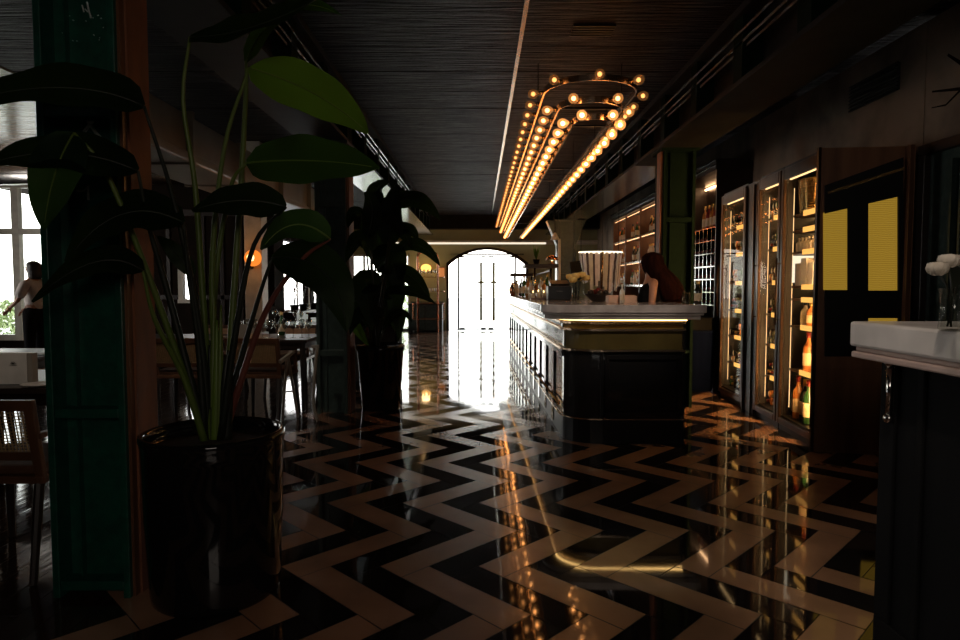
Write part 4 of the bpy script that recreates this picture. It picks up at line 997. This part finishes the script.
    for s_ in (1,-1): MB().ball((.05,s_*.108,.036), .05, 8, (2.1,.85,.7)).build('shoe', M['black'], t, True, world=False)
    # hair
    hb = MB(); n = 28; v = []; f = []
    for (x,z,rx,ry) in hair_rings:
        for k in range(n):
            a = 2*math.pi*k/n; w = 1+.045*math.sin(a*9+z*14)+.03*math.sin(a*5-z*23); v.append((x+rx*w*math.cos(a), ry*w*math.sin(a), z))
    m_ = len(hair_rings)
    for i in range(m_-1):
        for k in range(n): f.append((i*n+k,(i+1)*n+k,(i+1)*n+(k+1)%n,i*n+(k+1)%n))
    f += [tuple(range(n)), tuple(reversed(range((m_-1)*n,m_*n)))]
    hb.add(v, f)
    if curl:
        for c0 in curl: hb.tube(c0, [.028,.034,.034,.028,.018,.006][:len(c0)], 8)
    hb.build('hair', hair_m, t, True, world=False)
    return t
wp = at(651, 6.15, 0)
person((wp.x, wp.y, 0), R(172), .965, (((.02,.20,1.13),(.20,.16,1.0)), ((.10,-.20,1.14),(.32,-.10,1.06))),
       'woman with long auburn hair in a black sleeveless top standing behind the bar', M['black_cloth'], M['black_cloth'], M['hair_red'],
       [(-.01,1.683,.02,.02),(-.010,1.668,.07,.066),(-.008,1.635,.104,.092),(-.012,1.58,.110,.100),(-.045,1.51,.125,.115),(-.105,1.43,.140,.150),(-.145,1.35,.148,.175),(-.175,1.28,.150,.17),(-.19,1.22,.13,.14),(-.21,1.17,.075,.06),(-.215,1.14,.03,.02)], False,
       [[Vector((-.15,.06,1.36)),Vector((-.24,.07,1.33)),Vector((-.30,.06,1.27)),Vector((-.29,.05,1.21)),Vector((-.23,.05,1.20)),Vector((-.21,.05,1.24))],
        [Vector((-.10,-.07,1.40)),Vector((-.19,-.08,1.33)),Vector((-.25,-.06,1.25)),Vector((-.27,-.05,1.18)),Vector((-.23,-.05,1.15)),Vector((-.20,-.05,1.17))]])
pl = at(34, 9.3, 0)
wl2 = person((pl.x, pl.y, 0), R(176), .985, (((.07,.21,1.12),(.27,.15,.985)), ((.06,-.20,1.12),(.24,-.13,.975))),
       'woman in a white blouse and black trousers standing by the tall window at left', M['blouse'], M['black_cloth'], M['hair_dark'],
       [(-.01,1.69,.02,.02),(-.012,1.672,.066,.064),(-.018,1.635,.094,.092),(-.028,1.58,.094,.100),(-.035,1.52,.085,.102),(-.04,1.46,.082,.098),(-.04,1.42,.06,.08)], True)
MB().tube([Vector((.255,.156,.995))+Vector((.0,.028*math.cos(a),.028*math.sin(a))) for a in [2*math.pi*i/12 for i in range(12)]], .009, 6, True).build('bracelet', M['yellow_petal'], wl2, True, world=False)

# ================================================================== PLANTS
def leaf_mesh(base, ctrl, tip, width, nrm, fold=.25, droop=.0, seed=0, n=16):
    rnd = random.Random(seed); base, ctrl, tip, nrm = Vector(base), Vector(ctrl), Vector(tip), Vector(nrm).normalized()
    bl = MB(); rb = MB(); rows = []; ph = rnd.uniform(0,6)
    for i in range(n+1):
        t_ = i/n; p = base*(1-t_)**2 + ctrl*2*t_*(1-t_) + tip*t_*t_
        tg = ((ctrl-base)*(1-t_) + (tip-ctrl)*t_).normalized(); sd = tg.cross(nrm).normalized(); nn = sd.cross(tg).normalized()
        w = width*.5*max(0,(math.sin(math.pi*min(1,(t_**.72)*.98+.015))))**.75
        row = []
        for q in (-1,-.66,-.33,0,.33,.66,1):
            rip = .03*width*math.sin(t_*17+ph+q)*abs(q)
            row.append(p + sd*w*q + nn*(fold*w*abs(q)**1.2 + rip - droop*w*q*q))
        rows.append(row)
    for i in range(n):
        for k in range(6): bl.face([rows[i][k],rows[i][k+1],rows[i+1][k+1],rows[i+1][k]])
    mid = [r[3] for r in rows]
    rb.tube(mid[:-1], [.0045*(1-.75*i/n) for i in range(n)], 6)
    # weld the blade
    seen = {}; v2 = []; f2 = []
    for f in bl.f:
        g = []
        for i in f:
            key = tuple(round(c,5) for c in bl.v[i])
            if key not in seen: seen[key] = len(v2); v2.append(bl.v[i])
            g.append(seen[key])
        g = [g[i] for i in range(len(g)) if g[i] != g[i-1]]
        if len(g) > 2: f2.append(tuple(g))
    bl.v, bl.f, bl.m = v2, f2, [0]*len(f2)
    return bl, rb
def smooth_path(pts, n=14):
    """Catmull-Rom through the points"""
    pts = [Vector(p) for p in pts]; ext = [pts[0]*2-pts[1]] + pts + [pts[-1]*2-pts[-2]]; out = []
    for i in range(1, len(ext)-2):
        for k in range(n//(len(pts)-1)+1):
            t_ = k/(n//(len(pts)-1)+1); a,b,c_,d_ = ext[i-1],ext[i],ext[i+1],ext[i+2]
            out.append(.5*((2*b)+(c_-a)*t_+(2*a-5*b+4*c_-d_)*t_*t_+(3*b-a-3*c_+d_)*t_**3))
    out.append(pts[-1]); return out
def plant(root, leaves, soilz):
    for i, (st, bs, ctl, tp, w, nrm, lm, sm, fold) in enumerate(leaves):
        L = [P(*p) for p in st]; L[0].z = soilz
        path = smooth_path(L + [P(*bs)]) if st else None
        if st:
            m_ = len(path); MB().tube(path, [.017*(1-.72*k/m_) for k in range(m_)], 8).build('stem', sm, root, True)
        bl, rb = leaf_mesh(P(*bs), P(*ctl), P(*tp), w, nrm, fold, seed=i)
        lo = bl.build('leaf', lm, root, True); rb.build('midrib', M['stem'] if lm is not M['leaf'] else M['stem_dark'], lo, True)
pc = Vector((-1.126, 2.68, 0))
pt = thing('potted_plant', 'tall broad leaved plant in a big glossy black pot beside the green column', 'plant', tuple(pc))
MB().lathe([(.245,0),(.255,.01),(.260,.04),(.275,.35),(.279,.60),(.283,.655),(.290,.672),(.288,.690),(.276,.694),(.266,.688),(.262,.66),(.26,.62)], pc, 48).build('pot', M['pot'], pt, True)
so = MB(); random.seed(1); ring = [(0,.635)]; so.lathe([(.261,.60),(.261,.628),(.15,.640),(.05,.655),(.0,.66)], pc, 24); so.build('soil', M['soil'], pt, True)
D, Lt, Md = M['leaf'], M['leaf_lit'], M['leaf_mid']; S, SD, SR = M['stem'], M['stem_dark'], M['stem_red']
F = (0,-.75,.65)
leaves = [
 ([(210,432,2.68),(200,330,2.62),(175,205,2.5)], (144,106,2.36), (62,66,2.25), (-70,112,2.15), .235, (0,-.8,.6), D, SD, .15),
 ([(207,432,2.66),(170,300,2.58),(150,230,2.5)], (138,171,2.42), (62,136,2.3), (-25,168,2.2), .21, (0,-.8,.6), D, SD, .1),
 ([(206,432,2.66),(165,320,2.55),(110,180,2.4)], (74,133,2.33), (50,170,2.25), (44,230,2.2), .17, (.3,-1,.1), Md, S, .1),
 ([(205,432,2.66),(198,340,2.62),(188,270,2.56)], (184,223,2.5), (118,186,2.4), (66,262,2.3), .21, (.1,-.8,.6), D, SD, .1),
 ([(205,432,2.65),(185,380,2.6),(155,320,2.5)], (143,271,2.44), (100,238,2.35), (32,302,2.3), .135, (.1,-.8,.6), D, S, .1),
 ([(212,432,2.7),(203,300,2.68),(195,185,2.64),(183,100,2.6)], (190,37,2.55), (250,38,2.5), (330,-8,2.45), .23, (0,-.7,.7), D, S, .15),
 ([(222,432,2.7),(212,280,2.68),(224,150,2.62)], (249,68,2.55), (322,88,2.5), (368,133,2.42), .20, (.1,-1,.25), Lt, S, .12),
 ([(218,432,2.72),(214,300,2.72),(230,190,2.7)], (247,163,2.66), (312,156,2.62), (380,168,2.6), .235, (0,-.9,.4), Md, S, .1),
 ([(220,432,2.66),(236,330,2.6),(254,245,2.55)], (286,207,2.5), (240,192,2.45), (192,211,2.4), .165, (0,-.85,.5), D, SD, .1),
 ([(222,432,2.7),(262,320,2.66),(300,262,2.6)], (330,239,2.55), (292,205,2.5), (261,250,2.46), .14, (0,-.9,.4), Md, SR, .1),
 ([(221,432,2.72),(238,370,2.7),(258,300,2.66)], (272,258,2.62), (338,250,2.56), (347,332,2.5), .20, (.2,-.85,.4), D, SD, .1),
 ([(208,432,2.7),(205,350,2.7),(198,300,2.7)], (194,276,2.7), (176,250,2.7), (157,236,2.7), .075, (0,-.9,.4), D, SD, .1),
 ([(224,432,2.74),(240,200,2.78),(246,90,2.8)], (246,62,2.8), (280,-20,2.8), (342,16,2.75), .14, (0,-.7,.6), Md, S, .1),
]
plant(pt, leaves, .64)
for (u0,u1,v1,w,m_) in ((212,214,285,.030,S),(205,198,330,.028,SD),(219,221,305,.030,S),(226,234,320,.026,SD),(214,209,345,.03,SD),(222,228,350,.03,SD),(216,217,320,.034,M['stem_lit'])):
    a = P(u0,432,2.68); a.z = .64; MB().tube(smooth_path([a,P((u0+u1)/2,380,2.67),P(u1,v1,2.68)]), [w*(1-.055*k) for k in range(17)][:len(smooth_path([a,P((u0+u1)/2,380,2.67),P(u1,v1,2.68)]))], 8).build('leaf_sheath', m_, pt, True)
# second pot plant
pc2 = Vector((-1.052, 6.75, 0))
p2 = thing('potted_plant', 'dense dark leafy plant in a tapered black pot beside the second column', 'plant', tuple(pc2))
MB().lathe([(.195,0),(.20,.01),(.245,.62),(.255,.63),(.258,.68),(.245,.685),(.232,.66),(.23,.60)], pc2, 32).build('pot', M['pot'], p2, True)
MB().lathe([(.232,.58),(.231,.61),(.1,.63),(0,.635)], pc2, 20).build('soil', M['soil'], p2, True)
b2 = lambda k: (376+k, 345, 6.75)
lv2 = []
spec = [((392,208),(416,186),(440,220),.22),((396,250),(420,233),(440,266),.17),((388,270),(412,268),(430,300),.20),((384,292),(408,284),(436,304),.12),
        ((380,262),(372,225),(380,188),.34),((372,250),(358,222),(346,262),.20),((390,246),(388,215),(396,184),.26),((378,300),(396,262),(394,330),.34),((374,290),(360,262),(372,330),.30),
        ((370,225),(384,190),(402,236),.30),((385,240),(400,215),(412,250),.18),((366,300),(352,290),(344,312),.10),((382,330),(400,300),(412,322),.10),((388,215),(402,182),(424,206),.16),((378,270),(392,240),(398,290),.40)]
for i,(b,c_,t_,w) in enumerate(spec):
    yy = 6.75 + (-.12 if i%3==0 else .06 if i%3==1 else -.02); yy = 6.32 if min(b[0],c_[0],t_[0]) < 361 else yy; lv2.append(([(374+(i%5)*2-4,345,6.75),((374+b[0])/2,(345+b[1])/2+8,yy)], (b[0],b[1],yy), (c_[0],c_[1],yy-.05), (t_[0],t_[1],yy-.08), w, (0,-.85,.5), D, SD, .1))
for i,(b,c_,t_,w) in enumerate([((372,320),(360,300),(350,335),.16),((388,318),(404,300),(398,342),.16),((380,335),(374,300),(384,280),.22),((366,240),(380,205),(364,192),.20),((392,232),(410,222),(418,240),.16),((362,215),(352,205),(348,228),.14),((376,210),(370,184),(390,182),.2),((384,318),(372,305),(364,330),.16)]): yy = 6.32 if min(b[0],c_[0],t_[0]) < 366 else 6.78; lv2.append(([(376+i%3*2-2,345,6.76)], (b[0],b[1],yy), (c_[0],c_[1],yy-.03), (t_[0],t_[1],yy-.06), w, (0,-.85,.5), D, SD, .1))
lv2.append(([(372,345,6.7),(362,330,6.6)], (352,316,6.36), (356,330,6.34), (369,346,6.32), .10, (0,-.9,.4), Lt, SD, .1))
lv2.append(([(372,345,6.7),(366,325,6.62)], (362,318,6.38), (356,306,6.34), (350,300,6.3), .12, (0,-.9,.4), D, SR, .1))
plant(p2, lv2, .62)

sb = thing('sideboard', 'dark low sideboard standing behind the second potted plant', 'cabinet', (-1.33,8.1,0))
MB().box(-1.66,-1.02,7.9,8.35,.06,.86).build('carcass', M['black_matte'], sb, bevel=.006); MB().box(-1.68,-1.0,7.88,8.37,.86,.89).build('worktop', M['wood_dark'], sb, bevel=.004)
for x in (-1.62,-1.32): MB().box(x,x+.27,7.885,7.90,.12,.80).build('door', M['wood_dark'], sb, bevel=.004)
MB().box(-1.62,-1.06,7.95,8.3,0,.06).build('plinth', M['black_matte'], sb)

# ================================================================== THE DINING SIDE AT LEFT
def dining_table(x0, x1, y0, y1, z, label, m=None):
    t = thing('dining_table', label, 'table', ((x0+x1)/2,(y0+y1)/2,0))
    MB().box(x0,x1,y0,y1,z-.035,z).build('tabletop', m or M['wood_dark'], t, bevel=.006)
    MB().box(x0+.04,x1-.04,y0+.04,y1-.04,z-.10,z-.035).build('apron', M['wood_dark'], t)
    for x in (x0+.06,x1-.06):
        for y in (y0+.06,y1-.06): MB().lathe([(.018,0),(.028,z-.2),(.03,z-.035)], (x,y,0), 8).build('leg', M['wood_dark'], t)
    return t
M['pad'] = mat('tan_back_pad', (.60,.34,.18), .55, c2=(.45,.25,.13), scale=30)
def cane_chair(loc, rz, label, pad=True):
    """origin on the floor under the seat; the back is at -y"""
    t = thing('cane_chair', label, 'chair', loc, rz); B = lambda mb, n, m, par=t, **k: mb.build(n, m, par, world=False, **k)
    B(MB().box(-.25,.25,-.22,.24,.42,.455), 'seat_frame', M['wood'], bevel=.006)
    B(MB().box(-.235,.235,-.20,.23,.455,.50), 'seat_cushion', M['leather'], bevel=.015)
    for x in (-.22,.22):
        B(MB().tube([(x*1.12,.25,0),(x,.21,.42)],[.016,.022],8), 'leg', M['wood_dark']); B(MB().tube([(x*1.12,-.30,0),(x,-.2,.42)],[.016,.022],8), 'leg', M['wood_dark'])
    f = MB()
    f.slabpoly([(-.25,-.21,.42),(-.21,-.21,.42),(-.225,-.30,.80),(-.265,-.30,.80)], (0,.03,0)); f.slabpoly([(.25,-.21,.42),(.21,-.21,.42),(.225,-.30,.80),(.265,-.30,.80)], (0,.03,0))
    f.slabpoly([(-.265,-.29,.76),(.265,-.29,.76),(.27,-.305,.81),(-.27,-.305,.81)], (0,.03,0)); f.slabpoly([(-.235,-.235,.53),(.235,-.235,.53),(.238,-.245,.57),(-.238,-.245,.57)], (0,.03,0))
    fo = B(f, 'back_frame', M['wood'], bevel=.004)
    c_ = MB()
    for i in range(27): x = -.215+.43*i/26; c_.bar((x,-.232,.57),(x*1.03,-.276,.765),.005,.003)
    for i in range(14): z = .575+.19*i/13; yb = -.232-.044*(z-.57)/.195; c_.bar((-.22,yb-.002,z),(.22,yb-.002,z),.005,.003)
    B(c_, 'cane_panel', M['cane'])
    if pad: B(MB().slabpoly([(-.225,-.222,.57),(.225,-.222,.57),(.235,-.268,.77),(-.235,-.268,.77)], (0,.012,0)), 'back_pad', M['pad'])
    for s_ in (-1,1): B(MB().box(s_*.25-.018,s_*.25+.018,-.25,.18,.63,.655).box(s_*.25-.015,s_*.25+.015,.14,.17,.45,.63), 'armrest', M['wood'], bevel=.004)
    return t
def place_setting_glass(p, label, grp):
    t = thing('wine_glass', label, 'glass', tuple(p), 0, grp)
    MB().lathe([(.032,0),(.032,.003),(.004,.008),(.004,.085),(.028,.11),(.036,.15),(.030,.20),(.028,.20),(.033,.15),(.025,.115),(.0,.10)], p, 12).build('glass_bowl', M['tableware'], t, True); return t
# near table and chair behind the green column
dining_table(-3.2,-2.28,3.42,4.2,.75, 'dark dining table behind the near cane chair at far left')
cane_chair((-2.19,3.02,0), 0, 'cane backed chair nearest the camera, left of the green column', False)
mb_ = thing('menu_box', 'white upright menu box with a small drawn emblem on the near table', 'box', (-2.60,3.62,.75))
x0_, x1_ = (-20-480)/640*3.55, (24-480)/640*3.55
MB().box(x0_,x1_,3.55,3.60,.752,.752+.175).build('box_body', M['white'], mb_, bevel=.003)
MB().box(x1_+.002,x1_+.03,3.552,3.598,.752,.752+.173).build('box_side', M['duct'], mb_)
e_ = MB(); cx_, cz_ = (11-480)/640*3.55, P(11,364,3.55).z
for a in range(5): an = R(20+35*a); e_.bar((cx_,3.5485,cz_),(cx_+.018*math.cos(an),3.5485,cz_+.018*math.sin(an)*.8),.002,.002)
e_.bar((cx_-.02,3.5485,cz_-.006),(cx_+.022,3.5485,cz_-.006),.002,.002); e_.build('emblem', M['steel_beam'], mb_)
for i, (x, y) in enumerate(((-2.42,3.50),(-2.36,3.85))):
    t = thing('side_plate', ['white side plate at the near edge of the dark table','white side plate at the far side of the near dark table'][i], 'plate', (x,y,.75)); MB().lathe([(.05,.001),(.09,.012),(.095,.016),(.085,.014),(.04,.006)], (x,y,.75), 24).build('plate_body', M['white'], t, True)
# second table with papers, farther left
dining_table(-4.7,-3.48,4.9,5.75,.74, 'dark dining table with papers in front of the woman in white')
random.seed(9)
for i in range(4):
    x, y = -3.95+.11*i, 5.08+.10*(i%2); a = random.uniform(-.3,.3)
    tag(MB().obox((x,y,.7425+.002*i), (math.cos(a)*.10,math.sin(a)*.10,0), (-math.sin(a)*.07,math.cos(a)*.07,0), (0,0,.001)).build('paper_sheet', M['paper']), ['leftmost loose sheet of paper on the second table','second loose sheet from the left on the second table','third loose sheet from the left on the second table','rightmost loose sheet of paper on the second table'][i], 'paper')
cane_chair((-3.75,4.55,0), R(8), 'cane chair tucked at the table with the loose papers')
# long table behind the tall plant
dining_table(-3.75,-2.78,6.55,7.35,.75, 'dark table behind the tall plant, left half of the long row')
dining_table(-2.75,-1.78,6.55,7.35,.75, 'dark table behind the tall plant, crowded with glassware')
cane_chair((-2.86,6.28,0), R(4), 'cane chair with its back to the camera, left of the tall plant stems')
cane_chair((-2.12,6.28,0), R(-5), 'cane chair with its back to the camera, right of the tall plant stems')
cane_chair((-2.3,7.75,0), R(180), 'cane chair facing the camera across the glassware table')
cane_chair((-3.2,7.75,0), R(176), 'cane chair facing the camera across the left half of the row')
random.seed(13)
for i in range(10):
    place_setting_glass((-2.55+.083*i, 6.72+.28*((i*3)%3)/2+random.uniform(0,.05), .751), 'stemmed glass among the glassware on the table by the second column', 'glasses on the table by the second column')
bottle('water_bottle', 'green bottle standing among the stemmed glasses on the table', None, ((280-480)/640*7.1,7.15,.751), .26, .037, M['green_bottle'], M['gold_foil'], n=12)
tag(MB().box(-2.56,-2.40,6.66,6.68,.751,.90).build('menu_card', M['duct'], bevel=.002), 'upright brown menu card on the glassware table', 'menu')
# farther tables toward the passage
dining_table(-3.35,-2.45,9.1,9.9,.75, 'dark table farther back in front of the pale pillar')
dining_table(-3.6,-2.7,13.2,14.1,.75, 'far dark table beside the passage windows')
for i in range(5): place_setting_glass((-3.2+.15*i, 9.3+.2*(i%2), .751), 'stemmed glass on the table before the pale pillar', 'glasses on the table before the pillar')
# A-frame tray stand
ts = thing('tray_stand', 'grey metal A frame tray stand beside the second column', 'stand', (-1.80,5.9,0))
ap = P(288,354,5.95); gm_ = M['alu']
MB().bar(P(280,362,5.85), P(293,352,6.05), .030,.03).build('top_bar', M['duct'], ts)
MB().bar(P(287,358,5.93), FL(282,421), .022).build('leg', M['duct'], ts); MB().bar(P(288,357,5.97), FL(298,417), .022).build('leg', M['duct'], ts)
MB().bar(P(284,392,5.9), P(294,391,5.98), .014).build('cross_bar', M['duct'], ts)
ms = thing('metal_stand', 'slim pale metal post with a bent foot just left of the second column', 'stand', (-1.60,6.1,0))
MB().tube(smooth_path([FL(318,421),P(313.5,404,6.1),P(315,370,6.1),P(317,348,6.1)]), .016, 8).build('post', M['duct'], ms, True)
MB().bar(P(311.5,346.5,6.1), P(319,346.5,6.1), .03).build('top_cap', M['duct'], ms)
# pale pillar with amber globe lamp
struct(MB().box(-3.30,-3.06,9.0,9.25,0,CZ-.001).build('trim_3', M['white_trim'], bevel=.006))
gl_ = P(253,258,8.88); t = thing('globe_lamp', 'amber globe wall lamp on the pale pillar', 'wall lamp', tuple(gl_))
MB().ball(gl_, .115, 14).build('globe', G['sconce'], t, True); MB().ball(gl_+Vector((.0,-.075,0)), .06, 10).build('hot_core', G['sconce_hot'], t, True)
MB().tube([gl_+Vector((-.06,.02,-.10)), gl_+Vector((-.06,.12,-.12))], .03, 8).build('bracket', M['dark_iron'], t)
lp = bpy.data.lights.new('globe_light', 'POINT'); lp.energy = 2.0; lp.color = (1,.45,.12); lp.shadow_soft_size = .1; lo = bpy.data.objects.new('globe_light', lp); COL.objects.link(lo); lo.location = gl_ + Vector((0,-.2,0))
# beige ducts under the ceiling
dt = thing('ventilation_duct', 'long beige duct running under the ceiling on the dining side', 'duct', (-3.2,8.5,2.55))
MB().box(-3.55,-2.85,5.2,11.9,2.52,2.62).box(-3.5,-2.9,5.2,11.9,2.62,3.0).build('duct_body', M['duct'], dt, bevel=.02)
for y in (6.4,7.8,9.3,10.8): MB().box(-3.57,-2.83,y,y+.05,2.50,3.02).build('flange', M['duct'], dt)
MB().box(-3.3,-3.25,6,6.05,3.0,CZ-.002).box(-3.3,-3.25,11,11.05,3.0,CZ-.002).build('hanger', M['dark_iron'], dt)
dt = thing('ventilation_duct', 'round steel duct crossing above the dining side', 'duct', (-4,8.2,2.8))
MB().tube([(-9.5,10.4,3.08),(-3.6,10.4,3.08)], .16, 20).build('pipe', M['alu'], dt, True)
for x in (-8.5,-7,-5.5,-4.2): MB().tube([(x-.03,10.4,3.08),(x+.03,10.4,3.08)], .172, 20).build('joint_ring', M['alu'], dt, True)
MB().box(-7,-6.97,10.39,10.41,3.2,CZ-.005).box(-4.5,-4.47,10.39,10.41,3.2,CZ-.002).build('hanger', M['dark_iron'], dt)
# potted plants standing by the passage windows
random.seed(17)
def wispy(x, y, z, h, label):
    t = thing('window_plant', label, 'plant', (x,y,z)); b = Vector((x,y,z))
    MB().lathe([(.07,0),(.10,.14),(.105,.15),(.09,.15),(.08,.12)], b, 14).build('pot', M['dark_iron'], t, True)
    for i in range(6):
        a = random.uniform(0,6.28); top_ = b+Vector((math.cos(a)*.16,math.sin(a)*.16,h*random.uniform(.7,1))); path = smooth_path([b+Vector((0,0,.13)), b.lerp(top_,.5)+Vector((0,0,.1)), top_])
        MB().tube(path, .006, 5).build('stem', M['stem_dark'], t, True); lf = MB()
        for q in path[4::2]:
            d_ = Vector((random.gauss(0,1),random.gauss(0,1),random.gauss(0,.5))).normalized(); s_ = d_.cross(Vector((0,0,1))).normalized()*.02; lf.face([q, q+d_*.06-s_, q+d_*.12, q+d_*.06+s_])
        lf.build('leaves', M['leaf'], t)
struct(MB().box(-4.199,-3.9,13.6,16.1,.0,.74).build('trim_4', M['wood_dark'], bevel=.01))
for i, y in enumerate((13.9,14.6,15.5)): wispy(-4.03, y, .742, 1.15, ['wispy plant on the window ledge nearest the pale pillar','wispy plant in the middle of the window ledge','wispy plant at the far end of the window ledge'][i])
wispy(-2.9, 17.9, 0, 1.9, 'tall wispy plant on the floor before the bright far window')
# copper rack with glasses, console, lamps by the entrance
rk = thing('copper_rack', 'copper tube rack of glasses by the arched entrance', 'rack', (-1.44,17.6,0))
xa_, xb_, yr_, zt_ = -1.71,-1.16,17.5,2.23
def hoop(y):
    pts = [(xa_,y,.02),(xa_,y,zt_-.12)]+[(xa_+.12-.12*math.cos(a),y,zt_-.12+.12*math.sin(a)) for a in (.4,.8,1.2)]+[(xa_+.12,y,zt_),(xb_-.12,y,zt_)]+[(xb_-.12+.12*math.sin(a),y,zt_-.12+.12*math.cos(a)) for a in (.4,.8,1.2)]+[(xb_,y,zt_-.12),(xb_,y,.02)]
    return MB().tube(pts, .018, 8)
hoop(17.5).build('hoop_frame', M['copper'], rk, True); hoop(17.8).build('hoop_frame', M['copper'], rk, True)
for z in (1.55,1.16,.835,.40):
    MB().box(xa_-.12,xb_+.18,17.48,17.82,z-.012,z).build('rack_shelf', M['copper'], rk)
MB().tube([(xb_+.18,17.5,.835),(xb_+.18,17.5,.40)],.015,6).tube([(xa_-.12,17.5,.835),(xa_-.12,17.5,.40)],.015,6).build('side_rod', M['copper'], rk)
for i in range(5): place_setting_glass((xa_+.08+.10*i,17.6,1.551), 'stemmed glass on the upper shelf of the copper rack', 'glasses on the copper rack')
for i in range(5):
    q = (xa_+.08+.10*i,17.6,1.161); t = thing('white_cup', 'small white cup on the middle shelf of the copper rack', 'cup', q, 0, 'cups on the copper rack'); MB().lathe([(.022,0),(.025,.004),(.036,.06),(.038,.08),(.034,.08),(.022,.012)], q, 12).build('cup_body', M['white'], t, True)
q = P(426,268,18.45); t = thing('wall_lamp', 'glowing yellow wall lamp behind the copper rack', 'wall lamp', tuple(q))
MB().ball(q, .15, 12, (1,.8,.75)).build('shade', glow('amber_shade',(1.0,.48,.10),2.4), t, True); MB().tube([q+Vector((0,.1,0)),q+Vector((0,.19,0))],.04,8).build('bracket', M['brass'], t)
lp = bpy.data.lights.new('wall_lamp_light', 'POINT'); lp.energy = 5; lp.color = (1,.62,.28); lp.shadow_soft_size = .12; lo = bpy.data.objects.new('wall_lamp_light', lp); COL.objects.link(lo); lo.location = q + Vector((0,-.28,.05))
q = P(441.5,272,18.5); t = thing('wall_lamp', 'small dim copper box lamp beside the arched entrance', 'wall lamp', tuple(q))
MB().box(q.x-.08,q.x+.08,q.y-.02,q.y+.13,q.z-.14,q.z+.12).build('shade', glow('copper_shade',(1.0,.34,.10),.55), t, bevel=.02); MB().box(q.x-.09,q.x+.09,q.y-.03,q.y+.14,q.z+.12,q.z+.14).build('cap', M['copper'], t)
cs = thing('console', 'low dark green console under the copper rack', 'cabinet', (-1.5,18.2,0))
MB().box(-2.0,-1.06,17.95,18.55,.05,.78).build('console_body', M['green2'], cs, bevel=.01); MB().box(-2.02,-1.04,17.93,18.57,.78,.81).build('console_top', M['wood_dark'], cs)
MB().box(-1.55,-1.53,17.935,17.95,.1,.74).build('door_gap', M['black'], cs); MB().box(-2.0,-1.9,17.97,18.5,0,.05).box(-1.16,-1.06,17.97,18.5,0,.05).build('foot', M['black'], cs)
